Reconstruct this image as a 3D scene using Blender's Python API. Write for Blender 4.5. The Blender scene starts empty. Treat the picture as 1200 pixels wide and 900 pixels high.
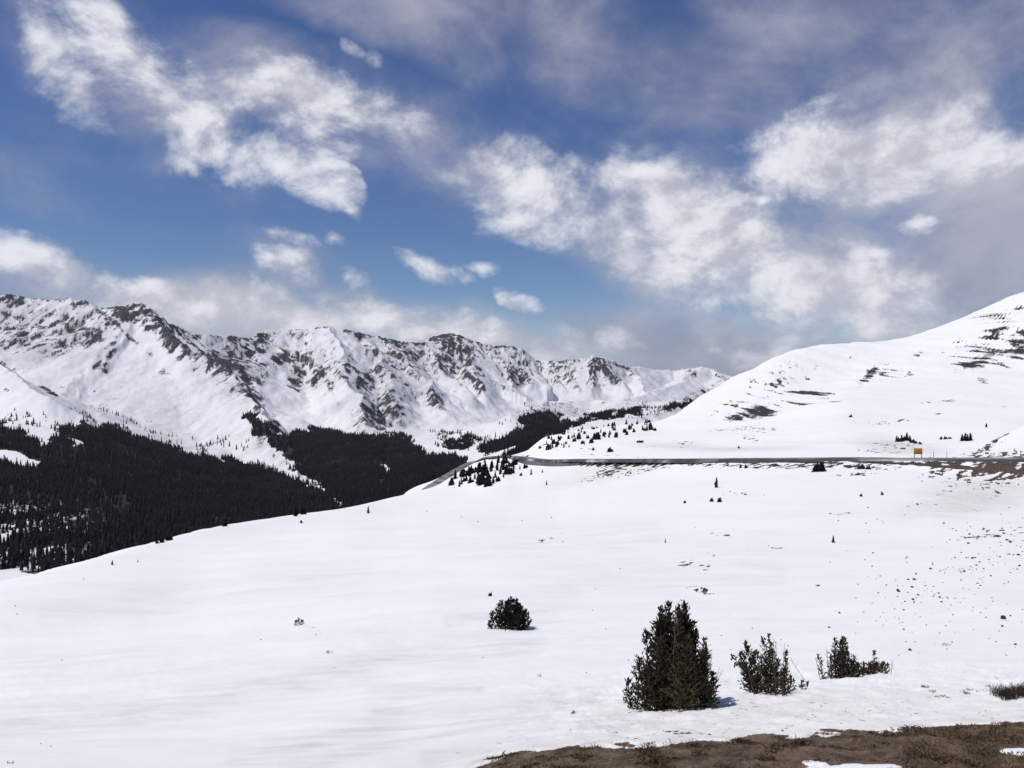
import bpy, math, random
import numpy as np
from mathutils import Vector

R = math.radians
random.seed(7)
rng = np.random.default_rng(11)
sc = bpy.context.scene
COL = sc.collection
F = 900.0                      # focal length in photo pixels (photo 1200 wide), horizon at row 450


def px2w(px, py, Y):
    return ((px - 600) / F * Y, Y, (450 - py) / F * Y)


# ------------------------------------------------------------------ camera, sky, sun, exposure
cam = bpy.data.cameras.new('camera')
cam.sensor_width = 36.0
cam.lens = 27.0
cam.clip_start = 0.1
cam.clip_end = 100000
camo = bpy.data.objects.new('camera', cam)
camo.location = (0, 0, 0)
camo.rotation_euler = (R(90), 0, 0)
COL.objects.link(camo)
sc.camera = camo

SUN = Vector((-0.90, -0.38, 0)).normalized()
SUN_EL = R(60)
sun_dir = Vector((SUN.x * math.cos(SUN_EL), SUN.y * math.cos(SUN_EL), math.sin(SUN_EL)))
sl = bpy.data.lights.new('sun', 'SUN')
sl.energy = 4.2
sl.angle = R(0.55)
sl.color = (1.0, 0.955, 0.90)
slo = bpy.data.objects.new('sun', sl)
slo.rotation_euler = sun_dir.to_track_quat('Z', 'Y').to_euler()
COL.objects.link(slo)

sc.view_settings.view_transform = 'Standard'
sc.view_settings.look = 'None'
sc.view_settings.exposure = -0.32
sc.view_settings.gamma = 1.0
sc.view_settings.use_curve_mapping = False

world = bpy.data.worlds.new('World')
sc.world = world
world.use_nodes = True


class NT:
    """small helper to write node trees"""
    def __init__(self, tree):
        self.t = tree
        tree.nodes.clear()

    def n(self, typ, **kw):
        nd = self.t.nodes.new(typ)
        for k, v in kw.items():
            setattr(nd, k, v)
        return nd

    def put(self, sock, v):
        if isinstance(v, bpy.types.NodeSocket):
            self.t.links.new(v, sock)
        elif v is not None:
            sock.default_value = v

    def math(self, op, a, b=None, c=None, clamp=False):
        nd = self.n('ShaderNodeMath', operation=op, use_clamp=clamp)
        for i, v in enumerate((a, b, c)):
            if v is not None:
                self.put(nd.inputs[i], v)
        return nd.outputs[0]

    def ramp(self, v, a, b, c=0.0, d=1.0, smooth=True):
        nd = self.n('ShaderNodeMapRange', interpolation_type='SMOOTHSTEP' if smooth else 'LINEAR')
        for i, x in enumerate((v, a, b, c, d)):
            self.put(nd.inputs[i], x)
        return nd.outputs[0]

    def mix(self, f, a, b):
        nd = self.n('ShaderNodeMix', data_type='RGBA')
        self.put(nd.inputs[0], f)
        self.put(nd.inputs[6], a if isinstance(a, bpy.types.NodeSocket) else (*a, 1))
        self.put(nd.inputs[7], b if isinstance(b, bpy.types.NodeSocket) else (*b, 1))
        return nd.outputs[2]

    def noise(self, vec, scale, detail=4, rough=0.5, dist=0.0, lac=2.0):
        nd = self.n('ShaderNodeTexNoise')
        self.put(nd.inputs['Vector'], vec)
        nd.inputs['Scale'].default_value = scale
        nd.inputs['Detail'].default_value = detail
        nd.inputs['Roughness'].default_value = rough
        nd.inputs['Distortion'].default_value = dist
        nd.inputs['Lacunarity'].default_value = lac
        return nd.outputs[0]

    def attr(self, name):
        return self.n('ShaderNodeAttribute', attribute_name=name).outputs['Fac']


def build_world():
    t = NT(world.node_tree)
    sky = t.n('ShaderNodeTexSky', sky_type='NISHITA')
    sky.sun_disc = False
    sky.sun_elevation = SUN_EL
    sky.sun_rotation = math.atan2(SUN.x, SUN.y)
    sky.altitude = 3600
    sky.air_density = 1.0
    sky.dust_density = 0.6
    sky.ozone_density = 1.4
    co = t.n('ShaderNodeTexCoord').outputs['Generated']
    sep = t.n('ShaderNodeSeparateXYZ')
    t.put(sep.inputs[0], co)
    az = t.math('ARCTAN2', sep.outputs[0], sep.outputs[1])
    el = t.math('ARCSINE', sep.outputs[2])
    cmb = t.n('ShaderNodeCombineXYZ')
    t.put(cmb.inputs[0], az)
    t.put(cmb.inputs[1], el)
    flat = cmb.outputs[0]
    # gentle warp of the cloud outlines
    wn = t.n('ShaderNodeTexNoise')
    t.put(wn.inputs['Vector'], co)
    wn.inputs['Scale'].default_value = 9.0
    wn.inputs['Detail'].default_value = 5.0
    wv = t.n('ShaderNodeVectorMath', operation='SUBTRACT')
    t.put(wv.inputs[0], wn.outputs['Color'])
    wv.inputs[1].default_value = (0.5, 0.5, 0.5)
    ws = t.n('ShaderNodeVectorMath', operation='MULTIPLY_ADD')
    t.put(ws.inputs[0], wv.outputs[0])
    ws.inputs[1].default_value = (0.12, 0.075, 0.0)
    t.put(ws.inputs[2], flat)
    warped = ws.outputs[0]

    def ang(px, py):
        s = (px - 600) / F
        v = (450 - py) / F
        return math.atan(s), math.atan2(v, math.hypot(1, s))

    def env(blobs, vec):
        acc = None
        for (px, py, rx, ry, rot, w) in blobs:
            a, e = ang(px, py)
            k = math.cos(a)
            m = t.n('ShaderNodeMapping', vector_type='TEXTURE')
            t.put(m.inputs[0], vec)
            m.inputs['Location'].default_value = (a, e, 0)
            m.inputs['Rotation'].default_value = (0, 0, R(-rot))
            m.inputs['Scale'].default_value = (rx / F * k * k * 1.35, ry / F * k * 1.35, 1)
            g = t.n('ShaderNodeTexGradient', gradient_type='SPHERICAL')
            t.put(g.inputs[0], m.outputs[0])
            g2 = t.math('MULTIPLY', t.math('POWER', g.outputs[1], 0.75), w)
            acc = g2 if acc is None else t.math('MAXIMUM', acc, g2)
        return acc

    # direction-space noise, stretched a little along the wind
    mp = t.n('ShaderNodeMapping')
    t.put(mp.inputs[0], co)
    mp.inputs['Rotation'].default_value = (0, R(24), 0)
    mp.inputs['Scale'].default_value = (0.9, 0.9, 1.3)
    nv = mp.outputs[0]
    fine = t.noise(nv, 7.5, 11, 0.62, 0.18)
    off = t.n('ShaderNodeVectorMath', operation='ADD')
    t.put(off.inputs[0], nv)
    off.inputs[1].default_value = (-0.010, 0.0, 0.020)
    fine2 = t.noise(off.outputs[0], 7.5, 6, 0.58, 0.18)
    wide = t.noise(nv, 3.0, 8, 0.55, 0.4)

    CRISP, VEIL = CLOUDS
    e1 = env(CRISP, warped)
    e2 = env(VEIL, warped)
    nf = t.math('SUBTRACT', fine, 0.5)
    nw = t.math('SUBTRACT', wide, 0.5)
    # soft veils
    v1 = t.math('MULTIPLY_ADD', nw, 1.9, e2)
    v1 = t.math('MULTIPLY_ADD', nf, 0.75, v1)
    veil = t.math('MULTIPLY', t.ramp(v1, 0.16, 1.12), t.ramp(e2, 0.0, 0.25))
    # crisp cumulus
    c1 = t.math('MULTIPLY_ADD', nf, 3.3, t.math('MULTIPLY', e1, 1.2))
    crisp = t.math('MULTIPLY', t.ramp(c1, 0.18, 1.16), t.ramp(e1, 0.0, 0.18))
    relief = t.math('SUBTRACT', fine, fine2)
    lit = t.math('MULTIPLY', t.ramp(relief, -0.11, 0.09), t.ramp(c1, 1.9, 0.5, 0.6, 1.0))  # cloud self-shadow painted into the colour, brighter towards the sun
    ccol = t.mix(lit, (6.3, 6.4, 7.5), (11.8, 11.8, 12.3))
    vcol = t.mix(t.ramp(t.math('ADD', fine, wide), 0.8, 1.2), (3.6, 3.75, 5.1), (5.5, 5.5, 6.6))
    pale = env([(830, 290, 230, 95, 24, 1.0), (960, 350, 200, 60, 15, 0.9), (1060, 175, 200, 75, -6, 1.0), (610, 235, 120, 70, 12, 0.9), (200, 120, 220, 70, 28, 0.8), (500, 170, 120, 45, 25, 0.7), (270, 368, 200, 40, 5, 0.9), (520, 388, 200, 36, 12, 0.9)], warped)
    vcol = t.mix(t.ramp(t.math('MULTIPLY_ADD', nf, 1.5, pale), 0.1, 0.9), vcol, (7.4, 7.4, 8.1))
    # the sky itself, deep blue of high altitude
    hue = t.n('ShaderNodeHueSaturation')
    hue.inputs['Saturation'].default_value = SKY_SAT
    hue.inputs['Value'].default_value = SKY_VAL
    t.put(hue.inputs['Color'], sky.outputs[0])
    tn = t.n('ShaderNodeMix', data_type='RGBA', blend_type='MULTIPLY')
    tn.inputs[0].default_value = 1.0
    t.put(tn.inputs[6], hue.outputs[0])
    t.put(tn.inputs[7], t.mix(t.ramp(el, 0.10, 0.36), (1.03, 0.98, 1.0), (1.02, 0.97, 1.15)))
    s1 = t.mix(t.math('MULTIPLY', veil, 0.88), tn.outputs[2], vcol)
    s2 = t.mix(t.math('MULTIPLY', crisp, 0.93), s1, ccol)
    bg = t.n('ShaderNodeBackground')
    t.put(bg.inputs[0], s2)
    bg.inputs[1].default_value = 0.1
    out = t.n('ShaderNodeOutputWorld')
    t.t.links.new(bg.outputs[0], out.inputs[0])


SKY_SAT, SKY_VAL = 1.14, 1.08
CLOUDS = (
    [   # crisp, bright: px, py, half width, half height, tilt (deg, clockwise down), weight
        (25, 45, 70, 30, 50, 0.8), (80, 110, 66, 28, 40, 0.85), (150, 85, 105, 46, 22, 0.95), (215, 125, 100, 46, 28, 0.95),
        (255, 175, 95, 34, 18, 1.05), (330, 195, 84, 30, 25, 0.98), (372, 220, 60, 16, 38, 0.74), (385, 232, 46, 8, 42, 0.7), (230, 200, 50, 20, 30, 0.7),
        (355, 105, 70, 32, 20, 1.0), (320, 135, 90, 40, 15, 0.65), (470, 145, 70, 28, 25, 0.65),
        (30, 298, 85, 28, 12, 1.0), (100, 320, 75, 24, 12, 1.0), (172, 330, 30, 12, 5, 0.8),
        (340, 285, 30, 12, 15, 0.7), (385, 290, 28, 12, 20, 0.7), (345, 318, 56, 17, 10, 0.85), (410, 333, 38, 12, 15, 0.75),
        (515, 315, 38, 16, 20, 0.85), (570, 318, 22, 10, 15, 0.75), (613, 357, 30, 11, 10, 0.75),
        (610, 205, 95, 44, 15, 0.72), (620, 262, 95, 30, 10, 0.72), (680, 230, 50, 26, 20, 0.5),
        (780, 245, 95, 54, 25, 0.95), (850, 275, 100, 58, 25, 0.92), (905, 315, 95, 50, 20, 0.75), (800, 305, 110, 44, 15, 0.72),
        (950, 180, 75, 46, 5, 0.95), (1030, 175, 125, 44, -8, 1.0), (1120, 160, 100, 36, -8, 0.8), (1067, 259, 28, 12, -5, 0.85),
        (905, 233, 18, 10, 0, 0.6), (1010, 345, 140, 42, 10, 0.68), (1000, 298, 32, 14, 10, 0.65), (900, 350, 120, 34, 10, 0.6),
        (440, 75, 13, 13, 60, 0.65), (418, 60, 16, 9, 40, 0.55),
        (230, 362, 90, 22, 3, 0.66), (310, 374, 90, 18, 8, 0.62), (470, 378, 90, 20, 8, 0.66), (570, 397, 100, 18, 14, 0.66), (730, 400, 80, 20, 5, 0.62),
        (250, 362, 140, 26, 5, 0.62), (300, 345, 44, 16, 20, 0.6), (500, 382, 150, 20, 12, 0.62), (740, 402, 80, 20, 5, 0.55), (860, 410, 110, 22, 0, 0.5),
    ],
    [   # soft grey veils
        (240, 362, 170, 34, 5, 1.3), (340, 376, 130, 26, 5, 1.2), (500, 384, 150, 34, 12, 1.35), (600, 404, 120, 24, 12, 1.3), (740, 404, 140, 30, 5, 1.25),
        (540, 20, 220, 50, 10, 0.7), (680, 40, 220, 85, 12, 0.95), (800, 70, 280, 80, 10, 0.9), (950, 40, 280, 95, 10, 0.9),
        (1110, 90, 220, 130, 10, 1.1), (1190, 250, 190, 150, 10, 1.1), (1150, 340, 200, 90, 5, 1.1),
        (170, 120, 230, 80, 28, 0.7), (350, 130, 160, 64, 18, 0.75), (500, 170, 140, 64, 25, 0.75), (610, 225, 150, 90, 20, 0.95),
        (820, 280, 210, 100, 25, 1.1), (960, 345, 260, 80, 15, 1.1), (840, 400, 300, 60, 0, 1.1), (1050, 175, 200, 75, -5, 0.9),
        (270, 368, 220, 46, 5, 1.1), (520, 390, 240, 44, 12, 1.1), (60, 322, 180, 46, 12, 0.8), (345, 305, 110, 44, 10, 0.5),
        (520, 310, 120, 40, 15, 0.55), (740, 400, 180, 44, 5, 1.0), (20, 180, 150, 75, 20, 0.5), (900, 432, 340, 34, 0, 1.1),
        (20, 30, 130, 66, 45, 0.65), (60, 345, 200, 40, 5, 0.8),
    ])
build_world()


# ------------------------------------------------------------------ numpy noise
_perm = np.random.default_rng(5).permutation(65536).astype(np.int64)
_grad = np.random.default_rng(6).uniform(0, 2 * np.pi, 65536)
_gx, _gy = np.cos(_grad), np.sin(_grad)


def perlin(x, y, seed=0):
    xi = np.floor(x).astype(np.int64)
    yi = np.floor(y).astype(np.int64)
    xf, yf = x - xi, y - yi
    u = xf * xf * xf * (xf * (xf * 6 - 15) + 10)
    v = yf * yf * yf * (yf * (yf * 6 - 15) + 10)

    def g(ix, iy, fx, fy):
        h = _perm[(_perm[(ix + seed * 131) & 65535] + iy + seed * 977) & 65535]
        return _gx[h] * fx + _gy[h] * fy
    a = g(xi, yi, xf, yf)
    b = g(xi + 1, yi, xf - 1, yf)
    c = g(xi, yi + 1, xf, yf - 1)
    d = g(xi + 1, yi + 1, xf - 1, yf - 1)
    return 1.41 * ((a * (1 - u) + b * u) * (1 - v) + (c * (1 - u) + d * u) * v)


def fbm(x, y, octs=5, seed=0, gain=0.5):
    s = np.zeros_like(x)
    a, f = 1.0, 1.0
    for i in range(octs):
        s += a * perlin(x * f, y * f, seed + i * 7)
        a *= gain
        f *= 2.03
    return s


def ridged(x, y, octs=5, seed=0, gain=0.5):
    s = np.zeros_like(x)
    a, f, tot = 1.0, 1.0, 0
    for i in range(octs):
        s += a * (1 - np.abs(perlin(x * f, y * f, seed + i * 7)) * 1.6)
        tot += a
        a *= gain
        f *= 2.1
    return s / tot


def sstep(a, b, x):
    t = np.clip((x - a) / (b - a), 0, 1)
    return t * t * (3 - 2 * t)


def pchip(x, y, xq):
    x = np.asarray(x, float)
    y = np.asarray(y, float)
    h = np.diff(x)
    d = np.diff(y) / h
    m = np.zeros_like(y)
    m[0], m[-1] = d[0], d[-1]
    for i in range(1, len(x) - 1):
        if d[i - 1] * d[i] > 0:
            w1, w2 = 2 * h[i] + h[i - 1], h[i] + 2 * h[i - 1]
            m[i] = (w1 + w2) / (w1 / d[i - 1] + w2 / d[i])
    k = np.clip(np.searchsorted(x, xq) - 1, 0, len(x) - 2)
    t = (xq - x[k]) / h[k]
    t2, t3 = t * t, t * t * t
    return ((2 * t3 - 3 * t2 + 1) * y[k] + (t3 - 2 * t2 + t) * h[k] * m[k] + (-2 * t3 + 3 * t2) * y[k + 1] + (t3 - t2) * h[k] * m[k + 1])


def blobs(px, py, lst):
    """soft ellipses -> strength 0..1; each px, py, rx, ry, tilt, weight"""
    out = np.zeros_like(px)
    for (cx, cy, rx, ry, rot, w) in lst:
        c, s = math.cos(R(rot)), math.sin(R(rot))
        dx, dy = px - cx, py - cy
        a = (dx * c + dy * s) / rx
        b = (-dx * s + dy * c) / ry
        q = a * a + b * b
        out = np.maximum(out, w * np.clip(1.35 - q ** 0.5 * 0.9, 0, 1))
    return out


def strokes(px, py, lst):
    """soft polylines: (points, half width, weight)"""
    out = np.zeros_like(px)
    for pts, wd, w in lst:
        for (ax, ay), (bx, by) in zip(pts[:-1], pts[1:]):
            vx, vy = bx - ax, by - ay
            t = np.clip(((px - ax) * vx + (py - ay) * vy) / (vx * vx + vy * vy), 0, 1)
            d = np.hypot(px - ax - t * vx, py - ay - t * vy)
            out = np.maximum(out, w * np.clip(1.45 - d / wd * 0.9, 0, 1))
    return out


def in_poly(px, py, poly):
    ins = np.zeros(px.shape, bool)
    n = len(poly)
    for i in range(n):
        x1, y1 = poly[i]
        x2, y2 = poly[(i + 1) % n]
        c = ((y1 > py) != (y2 > py)) & (px < (x2 - x1) * (py - y1) / (y2 - y1 + 1e-12) + x1)
        ins ^= c
    return ins


# ------------------------------------------------------------------ mesh helpers
def mesh_np(name, verts, faces, mat, smooth=False, attrs=None, colors=None):
    """verts (n,3), faces (m,k) all the same k"""
    me = bpy.data.meshes.new(name)
    verts = np.asarray(verts, np.float32)
    faces = np.asarray(faces, np.int32)
    n, (m, k) = len(verts), faces.shape
    me.vertices.add(n)
    me.vertices.foreach_set('co', verts.ravel())
    me.loops.add(m * k)
    me.loops.foreach_set('vertex_index', faces.ravel())
    me.polygons.add(m)
    me.polygons.foreach_set('loop_start', np.arange(0, m * k, k, dtype=np.int32))
    if smooth:
        me.polygons.foreach_set('use_smooth', np.ones(m, bool))
    for an, av in (attrs or {}).items():
        at = me.attributes.new(an, 'FLOAT', 'POINT')
        at.data.foreach_set('value', np.asarray(av, np.float32).ravel())
    me.update(calc_edges=True)
    me.validate()
    me.materials.append(mat)
    return me


def grid_faces(nr, nc):
    i = np.arange(nr * nc).reshape(nr, nc)
    return np.stack([i[:-1, :-1], i[:-1, 1:], i[1:, 1:], i[1:, :-1]], -1).reshape(-1, 4)


def link(name, me, parent=None, loc=None, **props):
    o = bpy.data.objects.new(name, me)
    COL.objects.link(o)
    if parent is not None:
        o.parent = parent
    if loc is not None:
        o.location = loc
    for k, v in props.items():
        if v is not None:
            o[k] = v
    return o


def material(name):
    m = bpy.data.materials.new(name)
    m.use_nodes = True
    t = NT(m.node_tree)
    p = t.n('ShaderNodeBsdfPrincipled')
    o = t.n('ShaderNodeOutputMaterial')
    t.t.links.new(p.outputs[0], o.inputs[0])
    p.inputs['Specular IOR Level'].default_value = 0.25
    return m, t, p


def plain(name, col, rough=0.8, var=0.25, scale=20.0):
    m, t, p = material(name)
    co = t.n('ShaderNodeTexCoord').outputs['Object']
    nz = t.noise(co, scale, 4)
    dark = tuple(c * (1 - var) for c in col)
    lite = tuple(min(1, c * (1 + var)) for c in col)
    t.put(p.inputs['Base Color'], t.mix(t.ramp(nz, 0.3, 0.7), dark, lite))
    p.inputs['Roughness'].default_value = rough
    return m


# ------------------------------------------------------------------ materials of the land
SNOW = (0.895, 0.885, 0.862)


def mat_near():
    m, t, p = material('snow_and_soil')
    g = t.n('ShaderNodeNewGeometry').outputs['Position']
    n1 = t.noise(g, 0.35, 10, 0.62)
    n2 = t.noise(g, 3.0, 8, 0.6)
    n3 = t.noise(g, 14.0, 5, 0.6)
    bare = t.math('ADD', t.attr('bare'), t.math('MULTIPLY', t.math('SUBTRACT', n1, 0.5), 1.0))
    fb = t.ramp(bare, 0.47, 0.60)
    rockc = t.mix(t.ramp(n2, 0.35, 0.65), (0.018, 0.017, 0.018), (0.068, 0.060, 0.055))
    rockc = t.mix(t.math('MULTIPLY', t.attr('brown'), 0.9), rockc, t.mix(t.ramp(n2, 0.3, 0.7), (0.032, 0.024, 0.020), (0.150, 0.110, 0.084)))
    soil = t.mix(t.ramp(n2, 0.32, 0.68), (0.055, 0.038, 0.027), (0.160, 0.112, 0.078))
    soil = t.mix(t.ramp(n3, 0.52, 0.75), soil, (0.21, 0.15, 0.095))
    grey_band = t.math('MULTIPLY', t.attr('grey_band'), t.ramp(t.noise(g, 0.5, 6, 0.6), 0.25, 0.75, 0.4, 1.2))
    dust = t.math('MULTIPLY', t.attr('dust'), t.ramp(n1, 0.3, 0.75, 0.35, 1.0))
    snow = t.mix(dust, t.mix(grey_band, SNOW, (0.66, 0.655, 0.66)), (0.56, 0.49, 0.44))
    speck = t.math('MULTIPLY', t.ramp(t.noise(g, 8.0, 6, 0.62), 0.62, 0.69), t.ramp(t.attr('dust'), 0.12, 0.4))
    snow = t.mix(speck, snow, (0.16, 0.13, 0.11))
    c = t.mix(fb, snow, rockc)
    fd = t.ramp(t.math('ADD', t.attr('dirt'), t.math('MULTIPLY', t.math('SUBTRACT', n3, 0.5), 0.5)), 0.42, 0.58)
    c = t.mix(fd, c, soil)
    t.put(p.inputs['Base Color'], c)
    p.inputs['Roughness'].default_value = 0.75
    p.inputs['Specular IOR Level'].default_value = 0.12
    b = t.n('ShaderNodeBump')
    b.inputs['Distance'].default_value = 0.05
    b.inputs['Strength'].default_value = 0.45
    t.put(b.inputs['Height'], t.math('ADD', t.math('MULTIPLY', n2, 0.6), t.math('MULTIPLY', n3, t.math('MULTIPLY_ADD', fd, 0.8, 0.12))))
    t.put(p.inputs['Normal'], b.outputs[0])
    return m


def mat_range():
    m, t, p = material('snow_and_rock')
    g = t.n('ShaderNodeNewGeometry').outputs['Position']
    n1 = t.noise(g, 0.03, 10, 0.68)
    n2 = t.noise(g, 0.08, 8, 0.65)
    v = t.math('ADD', t.attr('rock'), t.math('MULTIPLY', t.math('SUBTRACT', n1, 0.5), 1.3))
    f = t.ramp(v, 0.38, 0.72)
    rc = t.mix(t.ramp(n2, 0.35, 0.65), (0.022, 0.022, 0.026), (0.085, 0.080, 0.083))
    gv = t.math('MULTIPLY', t.attr('scree_shade'), t.ramp(t.math('MULTIPLY_ADD', n2, 0.7, t.math('MULTIPLY', n1, 0.6)), 0.42, 0.86, 0.45, 1.25))
    c = t.mix(gv, (0.80, 0.795, 0.80), (0.34, 0.34, 0.365))  # shade of the far faces painted into the snow as grey, with thin scree
    c = t.mix(f, c, rc)
    c = t.mix(t.ramp(t.math('ADD', t.attr('wood'), t.math('MULTIPLY', t.math('SUBTRACT', n2, 0.5), 0.7)), 0.45, 0.65), c, (0.03, 0.031, 0.031))
    t.put(p.inputs['Base Color'], c)
    p.inputs['Roughness'].default_value = 0.8
    p.inputs['Specular IOR Level'].default_value = 0.1
    b = t.n('ShaderNodeBump')
    b.inputs['Distance'].default_value = 14.0
    b.inputs['Strength'].default_value = 0.5
    t.put(b.inputs['Height'], t.math('MULTIPLY', n1, t.math('MULTIPLY_ADD', f, 0.9, 0.10)))
    t.put(p.inputs['Normal'], b.outputs[0])
    return m


# ------------------------------------------------------------------ near land: slope, pass, right hill
# per column of photo px: rows of (depth Y in m, photo row) from under the camera to behind the skyline
T_ = [(2.2, 1145)]
COLS = {
    -700: [(2.2, 1145), (6.5, 1010), (9.5, 950), (13, 915), (25, 880), (36, 868), (46, 858), (58, 850), (90, 930), (150, 1000), (300, 900), (420, 820), (500, 800), (650, 840)],
    -200: [(2.2, 1145), (6.5, 995), (9.5, 920), (13, 884), (24, 820), (40, 756), (52, 736), (66, 727), (110, 800), (180, 850), (300, 820), (420, 790), (520, 790), (650, 830)],
    0: [(2.2, 1145), (6.5, 985), (9.5, 910), (13, 872), (28, 793), (50, 712), (68, 690), (85, 682), (140, 760), (220, 800), (320, 780), (420, 760), (520, 760), (650, 820)],
    120: [(2.2, 1145), (6.5, 982), (9.5, 908), (13, 871), (28, 785), (60, 696), (85, 668), (110, 652), (170, 720), (260, 770), (340, 760), (430, 750), (520, 750), (650, 800)],
    250: [(2.2, 1145), (6.5, 978), (9.5, 906), (13, 868), (28, 775), (75, 676), (120, 640), (165, 618), (240, 680), (320, 740), (400, 740), (470, 735), (540, 735), (650, 780)],
    340: [(2.2, 1145), (6.5, 975), (9.5, 905), (13, 864), (28, 768), (75, 669), (140, 627), (215, 604), (300, 655), (380, 710), (450, 720), (500, 720), (560, 720), (660, 760)],
    400: [(2.2, 1145), (6.5, 973), (9.5, 905), (13, 861), (28, 764), (75, 665), (150, 619), (260, 596), (350, 635), (440, 690), (500, 700), (540, 705), (600, 705), (680, 740)],
    480: [(2.2, 1145), (6.5, 962), (9.5, 903), (13, 857), (28, 760), (75, 660), (180, 608), (420, 578.5), (520, 577), (590, 573), (630, 584), (670, 640), (710, 660), (760, 700)],
    510: [(2.2, 1145), (6.5, 958), (9.5, 902), (13, 854), (28, 758), (75, 658), (180, 606), (440, 573), (520, 569.5), (590, 561), (632, 566), (680, 630), (720, 650), (780, 690)],
    545: [(2.2, 1145), (6.5, 950), (9.5, 897), (13, 850), (28, 757), (75, 657), (180, 604), (450, 565), (570, 550), (620, 545.5), (655, 556), (700, 610), (760, 640), (820, 680)],
    600: [(2.2, 1145), (6.5, 940), (9.5, 884), (13, 845), (28, 755), (75, 655), (190, 600), (480, 546), (515, 536), (548, 534), (600, 545), (700, 600), (800, 630), (900, 660)],
    640: [(2.2, 1145), (6.5, 937), (9.5, 877), (13, 841), (28, 754), (75, 654), (190, 598), (425, 546), (440, 538.5), (520, 524), (590, 511), (680, 530), (800, 570), (1000, 620)],
    680: [(2.2, 1145), (6.5, 935), (9.5, 873), (13, 838), (28, 753), (75, 653), (180, 597), (368, 546), (381, 539), (470, 524), (600, 506), (700, 501), (800, 515), (1100, 600)],
    760: [(2.2, 1145), (6.5, 932), (9.5, 868), (13, 834), (28, 752), (75, 651), (160, 595), (303, 546), (315, 539), (410, 523), (600, 506), (780, 493), (900, 500), (1300, 590)],
    830: [(2.2, 1145), (6.5, 931), (9.5, 864.5), (13, 830), (28, 751), (75, 650), (150, 593), (262, 546), (274, 539), (380, 522), (600, 500), (820, 472), (1000, 461), (1400, 560)],
    870: [(2.2, 1145), (6.5, 930), (9.5, 862.5), (13, 828), (28, 750), (75, 649), (145, 592), (247, 546), (259, 539), (360, 521), (600, 494), (830, 463), (1100, 440), (1500, 540)],
    910: [(2.2, 1145), (6.5, 930), (9.5, 861), (13, 826), (28, 750), (75, 649), (140, 592), (233, 546), (245, 539), (340, 520), (600, 487), (840, 455), (1180, 417), (1600, 520)],
    950: [(2.2, 1145), (6.5, 930), (9.5, 858), (13, 824), (28, 749), (75, 648), (135, 593), (222, 546), (234, 539), (330, 519), (620, 474), (880, 449), (1260, 406), (1700, 510)],
    1000: [(2.2, 1145), (6.5, 930), (9.5, 855), (13, 822), (28, 748), (75, 648), (130, 595), (212, 547), (224, 538.5), (320, 518), (660, 463), (930, 441), (1320, 401), (1800, 500)],
    1060: [(2.2, 1145), (6.5, 930), (9.5, 852), (13, 819), (28, 747), (75, 647), (125, 598), (201, 550), (213, 538), (305, 517), (690, 461), (970, 430), (1370, 394), (1850, 500)],
    1100: [(2.2, 1145), (6.5, 930), (9.5, 850), (13, 818), (28, 746), (75, 646), (120, 600), (192, 556), (206, 538), (295, 516), (700, 459), (980, 424), (1400, 383), (1900, 490)],
    1200: [(2.2, 1145), (6.5, 930), (9.5, 845), (13, 814), (28, 745), (75, 645), (115, 606), (178, 568), (193, 539), (280, 514), (720, 457), (1000, 408), (1450, 345), (2000, 460)],
    1400: [(2.2, 1145), (6.5, 930), (9.5, 838), (13, 808), (28, 742), (75, 645), (115, 610), (165, 572), (180, 540), (270, 514), (720, 455), (1000, 380), (1500, 290), (2100, 430)],
    1900: [(2.2, 1145), (6.5, 930), (9.5, 830), (13, 800), (28, 738), (75, 645), (110, 612), (150, 580), (164, 545), (250, 516), (720, 450), (1000, 340), (1500, 220), (2100, 400)],
}


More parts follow.
